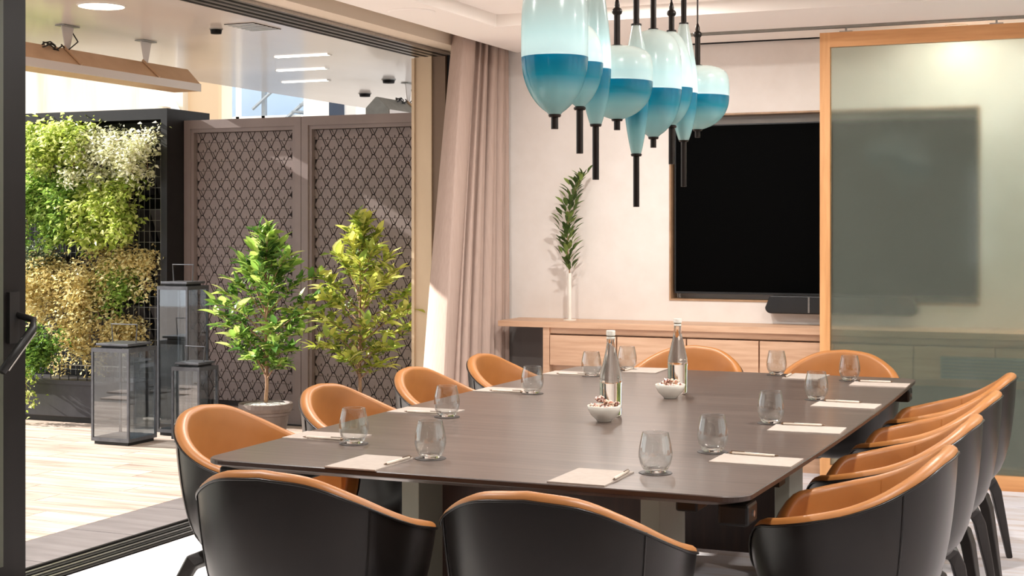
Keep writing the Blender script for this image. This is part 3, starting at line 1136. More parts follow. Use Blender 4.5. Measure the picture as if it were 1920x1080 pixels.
# ------------------------------------------------------------------ added ceiling fill lights, and speaker
def fill_downlight(x, y_, z, label, watt=FILL_DOWNLIGHT_W):  # added ceiling lamp, put in to brighten the room
    d = thing('added_downlight', label, 'light', (x, y_, z), 0, 'added fill downlights')
    MB().lathe([(0.050, 0.0), (0.062, 0.0), (0.063, -0.003), (0.060, -0.006), (0.050, -0.006)], 28).build('ring', M['white_china'], d)
    MB().lathe([(0.0, -0.001), (0.049, -0.001), (0.049, -0.003), (0.0, -0.003)], 28).build('lens', M['lamp_disc'], d)
    l = bpy.data.lights.new('fill_downlight_light', 'AREA')
    l.shape = 'DISK'
    l.size = 0.10
    l.energy = watt
    l.color = (1.0, 0.97, 0.935)
    o = bpy.data.objects.new('fill_downlight_light', l)
    COL.objects.link(o)
    o.parent = d
    o.location = (0, 0, -0.010)


for x, y_, lab in [(-3.0, 3.2, 'terrace side, near'), (-3.0, 5.4, 'terrace side, far'), (-0.6, 3.2, 'over the right chairs, near'), (-0.6, 5.4, 'over the right chairs, far'),
                   (-2.4, 7.1, 'before the curtain'), (0.9, 7.1, 'before the frosted panel'), (1.2, 4.4, 'at the right, middle')]:
    fill_downlight(x, y_, CEIL + cd, 'small round added ceiling downlight, ' + lab)
for x, lab in ((-0.9, 'behind the frosted panel, left'), (0.1, 'behind the frosted panel, middle'), (1.1, 'behind the frosted panel, right')):  # added lamps that light the wall seen through the frosted glass
    fill_downlight(x, 8.52, CEIL, 'small round added ceiling downlight ' + lab, 11.0)
sp = MB().lathe([(0.0, 0.0), (0.125, 0.0), (0.125, -0.002), (0.118, -0.007), (0.0, -0.007)], 40).build('ceiling_speaker', M['ceiling'], None)
sp.location = (-3.48, 6.86, CEIL)
tag(sp, 'round white ceiling speaker cover near the curtain', 'speaker')

# ------------------------------------------------------------------ sideboard
sb = thing('sideboard', 'long light oak sideboard along the far wall under the screen', 'sideboard', (0, 0, 0))
SY0, SY1 = 8.37, 8.715
MB().box(-3.638, 2.4, SY0 - 0.012, SY1, 0.802, 0.838).build('top', M['oak'], sb, bevel=0.002)
MB().box(-3.34, -3.298, SY0, SY1, 0.0, 0.802).build('side_panel', M['oak'], sb)
MB().box(-3.298, 2.4, SY0 + 0.06, SY1, 0.53, 0.802).build('carcass', M['oak'], sb)
MB().box(-3.298, 2.4, SY0 + 0.018, SY0 + 0.06, 0.765, 0.802).build('top_rail', M['oak'], sb)
MB().box(-3.298, 2.4, SY0 + 0.10, SY1, 0.0, 0.53).build('plinth', M['wall_grey'], sb)
MB().box(-3.298, 2.4, SY0 + 0.05, SY0 + 0.10, 0.0, 0.09).build('kickboard', M['oak'], sb)
x = -3.298
i = 0
while x < 2.2:
    MB().box(x + 0.004, x + 0.4325, SY0, SY0 + 0.02, 0.572, 0.756).build('drawer_front', M['oak'], sb, bevel=0.0015)
    x += 0.4365
    i += 1
MB().box(-3.16, -3.10, SY0 + 0.062, SY0 + 0.098, 0.50, 0.528).build('socket', M['white_china'], sb)
vg = thing('air_vent', 'slatted air vent grille low on the sideboard behind the frosted panel', 'vent', (-0.95, SY0 - 0.006, 0.63))
MB().box(-0.02, 0.62, 0.0, 0.006, -0.05, 0.075).build('backing', M['grey_metal'], vg)
for k in range(6):
    MB().box(-0.01, 0.61, -0.008, 0.0, -0.042 + k * 0.019, -0.032 + k * 0.019).build('slat', M['steel_grey'], vg)

# vase with a sprig
vs_ = thing('bud_vase', 'very slim white tube vase on round foot on the sideboard', 'vase', (-3.236, 8.56, 0.838))
MB().lathe([(0.0, 0.0), (0.043, 0.0), (0.043, 0.004), (0.010, 0.007), (0.0, 0.007)], 28).build('foot', M['white_china'], vs_)
MB().lathe([(0.0, 0.007), (0.0115, 0.007), (0.0115, 0.295), (0.009, 0.295), (0.009, 0.02), (0.0, 0.02)], 20).build('tube', M['white_china'], vs_, smooth=False)


def leaf_mesh(name, L, W, curl, m):
    v, f = [], []
    prof = [(0.0, 0.05), (0.18, 0.6), (0.42, 1.0), (0.7, 0.8), (0.9, 0.35), (1.0, 0.0)]
    for t_, wd in prof:
        y_ = L * t_
        z = -curl * L * t_ * t_
        hw = W * wd / 2
        v += [(-hw, y_, z + hw * 0.35), (0, y_, z), (hw, y_, z + hw * 0.35)]
    for k in range(len(prof) - 1):
        a = k * 3
        f += [(a, a + 1, a + 4, a + 3), (a + 1, a + 2, a + 5, a + 4)]
    me = bpy.data.meshes.new(name)
    me.from_pydata(v, [], f)
    me.update()
    for p in me.polygons:
        p.use_smooth = True
    me.materials.append(m)
    return me


def orient(dirv, roll=0.0):
    d = Vector(dirv).normalized()
    up = Vector((0, 0, 1))
    side = d.cross(up)
    if side.length < 1e-3:
        side = Vector((1, 0, 0))
    side.normalize()
    nrm = side.cross(d)
    m = Matrix((side, d, nrm)).transposed()
    return (Matrix.Rotation(roll, 3, d) @ m).to_euler()


sg = thing('leafy_sprig', 'green leafy sprig standing in the slim white vase', 'sprig', (-3.236, 8.56, 0.86))
stem = [Vector((0, 0, 0.0)), Vector((0, 0, 0.27)), Vector((-0.012, 0, 0.42)), Vector((-0.015, 0, 0.55)), Vector((0.0, 0, 0.68)), Vector((0.045, -0.01, 0.80)), Vector((0.10, -0.02, 0.885))]
MB().tube(stem, [0.004, 0.004, 0.0035, 0.003, 0.0028, 0.0022, 0.001], 6).build('stem', M['bark'], sg)
slm = [leaf_mesh('leaf', 0.055, 0.024, 0.15, M['leaf_sprig']), leaf_mesh('leaf', 0.072, 0.030, 0.25, M['leaf_sprig'])]
for k in range(140):
    t_ = 0.28 + 0.60 * (k / 139.0)
    for a, b in zip(stem, stem[1:]):
        if a.z <= t_ <= b.z:
            p = a.lerp(b, (t_ - a.z) / (b.z - a.z))
            break
    an = k * 2.4 + random.uniform(-0.3, 0.3)
    spread = 0.055 if 0.35 < t_ < 0.8 else 0.03
    rr = random.uniform(0.1, 1.0) * spread
    q = p + Vector((math.cos(an) * rr, math.sin(an) * rr, rr * 0.6))
    obj('leaf', slm[k % 2], None, sg, loc=q, rot=orient((math.cos(an), math.sin(an), random.uniform(1.0, 2.4)), random.uniform(-0.6, 0.6)))

# ------------------------------------------------------------------ television and sound bar
tv = thing('wall_television', 'large black television set into the recess of the far wall', 'television', (-1.7125, YB + 0.03, 1.01))
MB().box(-0.898, 0.898, 0.012, 0.075, 0.0, 1.041).build('housing', M['black_plastic'], tv)
MB().box(-0.898, 0.898, 0.0, 0.012, 0.0, 0.012).box(-0.898, 0.898, 0.0, 0.012, 1.033, 1.041).box(-0.898, -0.89, 0.0, 0.012, 0.012, 1.033).box(0.89, 0.898, 0.0, 0.012, 0.012, 1.033).build('bezel', M['black_plastic'], tv)
MB().box(-0.89, 0.89, 0.004, 0.012, 0.012, 1.033).build('screen', M['black_gloss'], tv)
MB().box(-0.5, 0.5, 0.075, 0.10, 0.3, 0.8).build('wall_mount', M['black_plastic'], tv)
so = thing('video_bar', 'black rounded video conference bar fixed under the television', 'speaker', (-1.57, 8.655, 0.958))
bar = []
hw, hh, rr = 0.44, 0.053, 0.035
for cx, cz, a0 in ((hw - rr, hh - rr * 0.3, 0), (-hw + rr, hh - rr * 0.3, 90), (-hw + rr, -hh + rr, 180), (hw - rr, -hh + rr, 270)):
    r_ = rr * 0.3 if cz > 0 else rr
    for k in range(7):
        a = R(a0 + 15 * k)
        bar.append((cx + r_ * math.cos(a), cz + r_ * math.sin(a)))
bm_ = MB().prism(bar, -0.045, 0.045)
bm_.v = [(x_, z_, y_) for x_, y_, z_ in bm_.v]
bm_.f = [tuple(reversed(f_)) for f_ in bm_.f]
bm_.build('body', M['black_plastic'], so, bevel=0.006)
MB().box(-0.183, -0.172, -0.049, -0.044, -0.045, 0.048).build('trim_strip', M['aluminium'], so)
MB().box(-0.12, 0.12, 0.045, 0.064, -0.03, 0.03).build('bracket', M['black_plastic'], so)

# ------------------------------------------------------------------ sliding frosted glass panel
PX0, PX1, PY = -1.613, 1.5, 8.25
sd = struct(MB().box(PX0, PX0 + 0.057, PY, PY + 0.045, 0.0, 2.512).build('door_2', M['oak_frame']))
MB().box(PX1 - 0.057, PX1, PY, PY + 0.045, 0.0, 2.512).build('stile', M['oak_frame'], sd)
MB().box(PX0 + 0.057, PX1 - 0.057, PY, PY + 0.045, 2.43, 2.512).build('top_rail', M['oak_rail'], sd)
MB().box(PX0 + 0.057, PX1 - 0.057, PY, PY + 0.045, 0.0, 0.08).build('bottom_rail', M['oak_rail'], sd)
MB().box(PX0 + 0.057, PX1 - 0.057, PY + 0.018, PY + 0.028, 0.08, 2.43).build('glass', M['frosted'], sd, label='frosted green-grey glass')
tk = struct(MB().box(-2.45, XR - 0.02, PY - 0.005, PY + 0.005, CEIL - 0.012, CEIL).box(-2.45, XR - 0.02, PY + 0.04, PY + 0.05, CEIL - 0.012, CEIL).build('trim_5', M['grey_metal']))
for xr in (-1.47, -0.666, 0.14, 0.94):
    MB().box(xr - 0.035, xr + 0.035, PY + 0.008, PY + 0.037, 2.512, 2.519).build('hanger_plate', M['aluminium'], sd)
    MB().tube([(xr, PY + 0.0225, 2.519), (xr, PY + 0.0225, 2.548)], 0.006, 8).build('hanger_bolt', M['aluminium'], sd)

# ------------------------------------------------------------------ curtain
cu = thing('curtain', 'taupe floor-length pleated curtain drawn to the corner beside the opening', 'curtain', (0, 0, 0))
cb = MB()
NZ, NS = 22, 240
zt_, zb_ = 2.70, 0.015


def curtain_pt(s, h):
    # h 0 at floor .. 1 at top
    lead = 7.66 + 0.34 * h ** 1.3
    yA = 8.66
    yN = lead + 0.20
    if s < 0.80:
        u = s / 0.80
        y_ = yA + (yN - yA) * u
        wave = 0.5 + 0.5 * (1 - h) ** 0.6
        amp = (0.034 + 0.014 * (1 - h)) * (0.85 + 0.3 * math.sin(u * 7.0))
        x_ = -3.735 + amp * math.sin(u * 2 * PI * 9.5 + 0.8 * math.sin(3 * u + 2 * h)) + 0.012 * math.sin(u * 31)
        y_ += 0.010 * math.sin(u * 2 * PI * 19)
        return x_, y_
    u = (s - 0.80) / 0.20
    x0, y0 = curtain_pt(0.7999, h)
    if u < 0.5:
        q = u / 0.5
        nx, ny = -3.700 + 0.015 * (1 - h), lead
        bul = 0.02 * math.sin(q * PI)
        return x0 + (nx - x0) * q + bul, y0 + (ny - y0) * q
    q = (u - 0.5) / 0.5
    nx, ny = -3.700 + 0.015 * (1 - h), lead
    ex_, ey_ = -3.81 - 0.09 * (1 - h), lead + 0.09 + 0.02 * (1 - h)
    return nx + (ex_ - nx) * q, ny + (ey_ - ny) * q - 0.02 * math.sin(q * PI)


for i in range(NZ + 1):
    h = i / NZ
    for j in range(NS + 1):
        x_, y_ = curtain_pt(j / NS, h)
        cb.v.append((x_, y_, zb_ + (zt_ - zb_) * h))
for i in range(NZ):
    for j in range(NS):
        a = i * (NS + 1) + j
        cb.f.append((a, a + 1, a + NS + 2, a + NS + 1))
dr = cb.build('drape', M['curtain'], cu, smooth=True)
so_ = dr.modifiers.new('thickness', 'SOLIDIFY')
so_.thickness = 0.004
MB().box(-3.755, -3.715, 1.0, 8.66, 2.70, 2.72).build('curtain_rail', M['aluminium'], cu)

# ------------------------------------------------------------------ terrace: patterned screens
SCY = 9.14


def tile_mesh(cw, ch):
    # a raised kite-like plate with a slim bar along its upper right edge and a tick cut near the foot
    t_ = MB()
    g = 0.006

    def pr(poly, y0, y1):
        n_ = len(poly)
        base = len(t_.v)
        for p in poly:
            t_.v.append((p[0], y1, p[1]))
        for p in poly:
            t_.v.append((p[0], y0, p[1]))
        t_.f.append(tuple(base + n_ + k for k in range(n_)))
        for k in range(n_):
            j = (k + 1) % n_
            t_.f.append((base + k, base + j, base + n_ + j, base + n_ + k))
    a, b = cw / 2, ch
    pr([(-a * 0.52, b), (a * 0.22, b), (a * 0.60, b * 0.38), (a * 0.46, 0.0), (a * 0.06, 0.0), (a * 0.10, b * 0.24), (-a * 0.03, b * 0.24), (-a * 0.07, 0.0), (-a * 0.60, 0.0), (-a * 0.92, b * 0.36)], -0.012, 0)
    pr([(a * 0.36, b), (a * 0.54, b), (a * 0.94, b * 0.42), (a * 0.72, b * 0.40)], -0.011, 0)
    pr([(a * 0.58, 0.0), (a * 0.74, b * 0.28), (a * 0.98, b * 0.28), (a * 1.26, 0.0)], -0.012, 0)
    pr([(a * 0.66, b), (a * 1.00, b * 0.50), (a * 1.34, b)], -0.012, 0)
    return t_.mesh('tile')


CW, CH = 0.1085, 0.0685
tmesh = tile_mesh(CW, CH)
tmesh.materials.append(M['screen_paint'])


def screen(x0, x1, label):
    s = thing('patterned_screen', label, 'screen', ((x0 + x1) / 2, SCY, 0), 0, 'patterned terrace screens')
    hw = (x1 - x0) / 2
    zt = 2.222
    MB().box(-hw, hw, 0.03, 0.05, 0.05, zt - 0.05).build('backing', M['screen_back'], s)
    MB().box(-hw, -hw + 0.055, -0.035, 0.06, 0.0, zt).build('stile', M['screen_paint'], s)
    MB().box(hw - 0.055, hw, -0.035, 0.06, 0.0, zt).build('stile', M['screen_paint'], s)
    MB().box(-hw + 0.055, hw - 0.055, -0.035, 0.06, zt - 0.065, zt).build('rail', M['screen_paint'], s)
    MB().box(-hw + 0.055, hw - 0.055, -0.035, 0.06, 0.0, 0.10).build('rail', M['screen_paint'], s)
    ih = hw - 0.055
    for sx in (-1, 1):
        MB().box(sx * (ih - 0.012) - 0.012, sx * (ih - 0.012) + 0.012, -0.022, 0.03, 0.10, zt - 0.065).build('bead', M['screen_paint'], s)
    MB().box(-ih + 0.024, ih - 0.024, -0.022, 0.03, zt - 0.093, zt - 0.065).build('bead', M['screen_paint'], s)
    z = zt - 0.097 - CH
    r_ = 0
    iw = ih - 0.026
    while z > 0.10:
        x = -iw + (CW / 2 if r_ % 2 else 0)
        while x <= iw + 0.01:
            obj('tile', tmesh, None, s, loc=(x, 0.029, z))
            x += CW
        z -= CH + 0.0025
        r_ += 1
    return s


screen(-6.527, -5.515, 'brown screen with raised geometric tiles beside the green wall')
screen(-5.511, -4.50, 'brown screen with raised geometric tiles behind the right-hand potted tree')

# ------------------------------------------------------------------ terrace: living wall
gwl = thing('green_wall_frame', 'tall black frame of the living wall with wire mesh and pocket planters', 'planter', (0, 0, 0))
GX0, GX1, GY = -8.7, -6.53, 8.90
MB().box(GX1 - 0.055, GX1, GY, GY + 0.54, 0, 2.30).box(GX0, GX0 + 0.055, GY, GY + 0.54, 0, 2.30).box(GX0 + 0.055, GX1 - 0.055, GY, GY + 0.54, 2.22, 2.30).build('frame', M['black_metal'], gwl)
MB().box(GX0 + 0.055, GX1 - 0.055, GY + 0.24, GY + 0.30, 0, 2.22).build('backboard', M['black_metal'], gwl)
wires = MB()
x = GX0 + 0.06
while x < GX1 - 0.055:
    wires.box(x - 0.0012, x + 0.0012, GY + 0.060, GY + 0.0624, 0.30, 2.02)
    x += 0.049
z = 0.34
while z < 2.02:
    wires.box(GX0 + 0.055, GX1 - 0.055, GY + 0.0576, GY + 0.060, z - 0.0012, z + 0.0012)
    z += 0.081
wires.build('wire_mesh', M['grey_metal'], gwl)
for zz in (1.92, 1.56, 1.20, 0.84):
    for xx in (-7.62, -7.26, -6.90, -6.66):
        w_ = 0.11 if xx < -6.7 else 0.075
        pk = MB().add([(xx - w_, GY + 0.23, zz - 0.25), (xx + w_, GY + 0.23, zz - 0.25), (xx + w_, GY + 0.23, zz), (xx - w_, GY + 0.23, zz),
                       (xx - w_, GY + 0.06, zz), (xx + w_, GY + 0.06, zz), (xx - w_, GY + 0.19, zz - 0.25), (xx + w_, GY + 0.19, zz - 0.25)],
                      [(6, 7, 5, 4), (3, 2, 1, 0), (0, 1, 7, 6), (4, 5, 2, 3), (1, 2, 5, 7), (3, 0, 6, 4)])
        pk.build('pocket_planter', M['charcoal'], gwl)
tp = thing('trough_planter', 'long dark trough planter on the terrace at the foot of the living wall', 'planter', (-7.5, 8.66, 0))
MB().box(-0.9, 0.9, -0.13, 0.13, 0.04, 0.30).build('trough', M['charcoal'], tp, bevel=0.006)
MB().box(-0.92, 0.92, -0.15, 0.15, 0.28, 0.31).build('rim', M['charcoal'], tp)
MB().box(-0.86, 0.86, -0.10, 0.10, 0.0, 0.04).build('base', M['black_metal'], tp)
for k in range(22):
    xx = -0.86 + k * 0.082
    MB().tube([(xx, -0.12, 0.31), (xx, -0.12, 0.42)], 0.004, 5).build('baluster', M['black_metal'], tp)
MB().tube([(-0.88, -0.12, 0.42), (0.88, -0.12, 0.42)], 0.004, 5).build('top_wire', M['grey_metal'], tp)


def foliage(name, pts, size, rng, m, parent, flat=0.5):
    v, f = [], []
    for p in pts:
        L = size * rng.uniform(0.6, 1.3)
        W = L * rng.uniform(0.45, 0.75)
        e = Euler((rng.uniform(-1.2, 0.5), rng.uniform(-0.9, 0.9), rng.uniform(-1.3, 1.3) + (PI if rng.random() < 0.75 else 0)))
        mm = e.to_matrix()
        b = len(v)
        for q in ((0, 0, 0), (-W / 2, L * 0.45, 0.15 * L), (0, L, -0.1 * L), (W / 2, L * 0.45, 0.15 * L)):
            v.append(tuple(Vector(p) + mm @ Vector(q)))
        f += [(b, b + 1, b + 2), (b, b + 2, b + 3)]
    me = bpy.data.meshes.new(name)
    me.from_pydata(v, [], f)
    me.update()
    me.materials.append(m)
    o = obj(name, me, None, parent)
    o['kind'] = 'stuff'
    return o


def trailing(label, x0, x1, z0, z1, m, cnt, size, seed, yd=0.16, ragged=0.5, cat='plant', name='trailing_plant', strands=14, y0=None):
    rng = random.Random(seed)
    bx, bz = (x0 + x1) / 2, z1
    yb = GY + 0.12 if y0 is None else y0
    t_ = thing(name, label, cat, (bx, yb, bz), 0, 'plants of the living wall')
    pts = []
    st_ = MB()
    for k in range(strands):
        sx = x0 + (x1 - x0) * (k + rng.uniform(0.1, 0.9)) / strands
        top_ = z1 - rng.uniform(0, 0.26) * (z1 - z0)
        bot = z0 + rng.uniform(0, ragged) * (z1 - z0)
        out = rng.uniform(0.35, 1.0) * yd
        line = []
        dx = rng.uniform(-0.05, 0.05)
        for q in range(7):
            u = q / 6
            line.append(Vector((sx - bx + dx * u + 0.012 * math.sin(5 * u + k), -out * min(1, math.sqrt(u) * 1.3 + 0.2), top_ + (bot - top_) * u - bz)))
        st_.tube(line, 0.0025, 4)
        # leaves grow in tufts along the strand
        tufts = [(rng.random() ** 0.9 * 5.999, rng.uniform(0.3, 1.6)) for _ in range(9)]
        for _ in range(int(cnt / strands)):
            u0, sp_ = tufts[min(8, int(rng.random() ** 1.3 * 9))]
            u = min(5.999, max(0.0, u0 + rng.gauss(0, 0.28)))
            i_ = int(u)
            p = line[i_].lerp(line[i_ + 1], u - i_)
            jit = 0.030 + 0.016 * sp_
            pts.append(p + Vector((rng.gauss(0, jit), rng.gauss(-0.02, jit), rng.gauss(0, jit * 0.8))))
    st_.build('stems', M['bark'], t_)
    foliage('foliage', pts, size, rng, m, t_)
    return t_


trailing('bushy lime green plant topping the upper left of the living wall', -7.85, -7.20, 1.78, 2.26, M['fol_lime'], 4600, 0.042, 1, yd=0.32, ragged=0.45, strands=22)
trailing('cream flowering plant spilling along the top right of the living wall', -7.26, -6.60, 1.72, 2.14, M['fol_cream'], 4400, 0.036, 2, yd=0.34, ragged=0.75, strands=18)
trailing('dense mid green plant on the left of the living wall below the lime one', -7.85, -7.22, 1.26, 1.90, M['fol_green'], 5600, 0.044, 3, yd=0.32, ragged=0.45, strands=22)
trailing('bright green plant hanging in the middle of the living wall under the cream flowers', -7.26, -6.80, 1.20, 1.84, M['fol_lime'], 4200, 0.045, 4, yd=0.32, ragged=0.6, strands=16)
trailing('golden trailing plant at the lower left of the living wall', -7.85, -7.46, 0.60, 1.24, M['fol_gold'], 3600, 0.034, 5, yd=0.28, ragged=0.6, strands=14)
trailing('long golden trailing plant in the lower middle of the living wall', -7.40, -7.06, 0.30, 1.28, M['fol_gold'], 4600, 0.034, 6, yd=0.28, ragged=0.6, strands=14)
trailing('golden plant with sparse tips at the right edge of the living wall', -7.10, -6.66, 0.84, 1.30, M['fol_gold'], 2000, 0.034, 7, ragged=0.8, strands=14)
trailing('dark green plant between the golden ones on the living wall', -7.10, -6.84, 0.72, 1.20, M['fol_green'], 1600, 0.036, 8, ragged=0.6, strands=9)
trailing('pale gold tuft low on the living wall behind the lanterns', -7.06, -6.80, 0.42, 0.78, M['fol_gold'], 1200, 0.034, 12, ragged=0.7, strands=8)
trailing('grey green tuft at the left edge of the living wall', -7.85, -7.58, 1.10, 1.30, M['fol_grey'], 700, 0.034, 9, ragged=0.6, strands=8)
trailing('feathery green plant growing from the trough at the far left', -7.56, -7.22, 0.34, 0.70, M['fol_fern'], 1800, 0.038, 10, ragged=0.5, name='fern', strands=10, y0=8.58)
trailing('lime green trailer hanging over the trough front by the door post', -7.50, -7.38, 0.04, 0.42, M['fol_lime'], 420, 0.034, 11, ragged=0.4, name='fern', strands=4, y0=8.50)


# ------------------------------------------------------------------ terrace: potted trees
def tree(loc, label, potlabel, height, rad, zlow, lm, lmi, seed, rimz, rimr, lean, nleaf, nfol):
    rng = random.Random(seed)
    pt = thing('plant_pot', potlabel, 'pot', loc, 0)
    MB().lathe([(0.0, 0.0), (rimr * 0.62, 0.0), (rimr * 0.66, 0.01), (rimr * 0.86, rimz * 0.72), (rimr * 0.9, rimz * 0.74), (rimr * 0.90, rimz * 0.80), (rimr * 0.95, rimz * 0.82), (rimr, rimz * 0.90), (rimr, rimz), (rimr * 0.9, rimz), (rimr * 0.86, rimz * 0.9), (0.0, rimz * 0.9)], 40).build('body', M['pot'], pt, smooth=False)
    MB().lathe([(0.0, rimz * 0.9), (rimr * 0.86, rimz * 0.9), (rimr * 0.8, rimz * 0.97), (rimr * 0.3, rimz * 1.0), (0.0, rimz * 1.02)], 30).build('gravel', M['gravel'], pt)
    t_ = thing('potted_tree', label, 'tree', (loc[0], loc[1], rimz * 0.99), 0, 'potted trees on the terrace')
    H = height - rimz
    trunk = [Vector((0, 0, -0.02)), Vector((0.01, 0, 0.12)), Vector((0.0, 0.01, 0.26)), Vector((lean * 0.3, 0.0, H * 0.5)), Vector((lean * 0.7, 0, H * 0.78)), Vector((lean, 0, H * 0.97))]
    MB().tube(trunk, [0.014, 0.012, 0.011, 0.008, 0.006, 0.003], 7).build('trunk', M['bark'], t_, smooth=True)
    br = []
    for k in range(34):
        u = (k + 0.5) / 34
        z0 = (0.12 + 0.60 * u) * H
        zz = (zlow - rimz) + ((H * 0.99) - (zlow - rimz)) * u
        # canopy profile: widest at a third of its height
        prof = math.sin(min(1.0, (u + 0.12) / 0.55) * PI / 2) if u < 0.43 else max(0.12, 1 - ((u - 0.43) / 0.57) ** 1.15)
        an = k * 2.39996 + rng.uniform(-0.3, 0.3)
        rr_ = rad * prof * rng.uniform(0.75, 1.08)
        cxl = lean * (zz / H)
        end = Vector((cxl + math.cos(an) * rr_, math.sin(an) * rr_ * 0.8, zz + 0.03))
        st = Vector((cxl * 0.6, 0, min(z0, zz - 0.02) if zz > 0.1 else zz * 0.7))
        mid = st.lerp(end, 0.5) + Vector((0, 0, 0.05))
        br.append([st, st.lerp(mid, 0.6), mid, mid.lerp(end, 0.55) + Vector((0, 0, 0.012)), end])
    for pts in br:
        MB().tube(pts, [0.0055, 0.0045, 0.0035, 0.0028, 0.0015], 5).build('branch', M['bark'], t_)
    lms = [leaf_mesh('leaf', 0.118, 0.045, 0.30, lm), leaf_mesh('leaf', 0.100, 0.042, 0.12, lm), leaf_mesh('leaf', 0.128, 0.048, 0.45, lm)]
    for k in range(nleaf):
        b = br[k % len(br)]
        rank = (k // len(br)) / max(1, nleaf / len(br))
        u = min(0.999, 0.42 + 0.58 * ((k // len(br)) + rng.random() * 0.6) / (nleaf / len(br))) * 4
        i_ = min(3, int(u))
        p = b[i_].lerp(b[i_ + 1], u - i_)
        d = (b[4] - b[0]).normalized()
        side = Vector((rng.gauss(0, 0.55), rng.gauss(0, 0.55), rng.uniform(-0.1, 0.75)))
        obj('leaf', lms[k % 3], None, t_, loc=p, rot=orient(d * 0.8 + side, rng.uniform(-0.7, 0.7)))
    # topmost tuft
    for k in range(8):
        an = k * 0.8
        obj('leaf', lms[k % 3], None, t_, loc=trunk[-1] - Vector((0, 0, 0.012 * k)), rot=orient((math.cos(an), math.sin(an), 1.3), 0.2))
    # the small leaves deep in the crown
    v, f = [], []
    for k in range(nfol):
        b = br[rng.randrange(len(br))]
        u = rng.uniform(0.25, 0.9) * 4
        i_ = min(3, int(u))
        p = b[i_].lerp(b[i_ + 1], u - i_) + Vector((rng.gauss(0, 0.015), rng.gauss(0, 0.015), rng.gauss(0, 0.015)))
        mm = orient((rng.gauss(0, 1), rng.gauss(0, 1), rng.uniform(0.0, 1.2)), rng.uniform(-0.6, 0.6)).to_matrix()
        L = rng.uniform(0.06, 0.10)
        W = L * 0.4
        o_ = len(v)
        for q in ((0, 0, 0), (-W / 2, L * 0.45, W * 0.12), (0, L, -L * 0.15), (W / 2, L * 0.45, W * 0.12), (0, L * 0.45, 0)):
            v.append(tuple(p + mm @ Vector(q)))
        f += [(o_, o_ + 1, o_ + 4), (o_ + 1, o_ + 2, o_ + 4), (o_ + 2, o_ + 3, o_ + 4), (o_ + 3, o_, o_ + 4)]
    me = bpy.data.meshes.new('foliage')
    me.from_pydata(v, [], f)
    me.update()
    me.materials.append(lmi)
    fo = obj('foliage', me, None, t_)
    fo['kind'] = 'stuff'


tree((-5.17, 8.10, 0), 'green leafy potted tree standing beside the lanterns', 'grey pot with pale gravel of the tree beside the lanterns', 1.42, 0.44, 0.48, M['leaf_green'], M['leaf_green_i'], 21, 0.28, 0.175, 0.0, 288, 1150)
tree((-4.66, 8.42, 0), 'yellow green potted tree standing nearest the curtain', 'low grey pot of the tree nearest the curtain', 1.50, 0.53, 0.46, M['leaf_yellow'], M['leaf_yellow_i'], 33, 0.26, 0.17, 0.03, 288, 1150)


# ------------------------------------------------------------------ terrace: lanterns
def lantern(x, y_, w_, h, hh, label):
    l = thing('floor_lantern', label, 'lantern', (x, y_, 0), 0, 'glass lanterns on the terrace')
    a = w_ / 2
    e = 0.014
    MB().box(-a + 0.015, a - 0.015, -a + 0.015, a - 0.015, 0.0, 0.022).build('foot', M['black_metal'], l)
    MB().box(-a, a, -a, a, 0.022, 0.045).build('base', M['lantern_metal'], l)
    for sx in (-1, 1):
        for sy in (-1, 1):
            MB().box(sx * (a - e / 2) - e / 2, sx * (a - e / 2) + e / 2, sy * (a - e / 2) - e / 2, sy * (a - e / 2) + e / 2, 0.045, h - 0.025).build('post', M['lantern_metal'], l)
    MB().box(-a, a, -a, -a + e, h - 0.025, h).box(-a, a, a - e, a, h - 0.025, h).box(-a, -a + e, -a + e, a - e, h - 0.025, h).box(a - e, a, -a + e, a - e, h - 0.025, h).build('top_frame', M['lantern_metal'], l)
    for sx, sy in ((-1, 0), (1, 0), (0, -1), (0, 1)):
        d = a - e / 2
        if sx:
            MB().box(sx * d - 0.0015, sx * d + 0.0015, -a + e, a - e, 0.045, h - 0.025).build('pane', M['lantern_pane'], l)
        else:
            MB().box(-a + e, a - e, sy * d - 0.0015, sy * d + 0.0015, 0.045, h - 0.025).build('pane', M['lantern_pane'], l)
    b = a * 0.86
    MB().box(-b * 0.8, b * 0.8, -b * 0.8, b * 0.8, h, h + 0.014).build('lid_collar', M['black_metal'], l)
    MB().box(-b, b, -b, b, h + 0.014, h + 0.030).build('lid', M['lantern_metal'], l, bevel=0.003)
    z = h + 0.030
    MB().tube([(-b * 0.72, 0, z - 0.004), (-b * 0.80, 0, z + hh), (b * 0.80, 0, z + hh), (b * 0.72, 0, z - 0.004)], 0.0045, 6).build('handle', M['lantern_metal'], l)


lantern(-6.125, 7.885, 0.30, 0.63, 0.12, 'square glass lantern of middle height, nearest the door post')
lantern(-6.00, 8.36, 0.25, 1.02, 0.115, 'tallest square glass lantern standing behind the other two')
lantern(-5.725, 8.11, 0.22, 0.50, 0.10, 'smallest square glass lantern, nearest the potted trees')


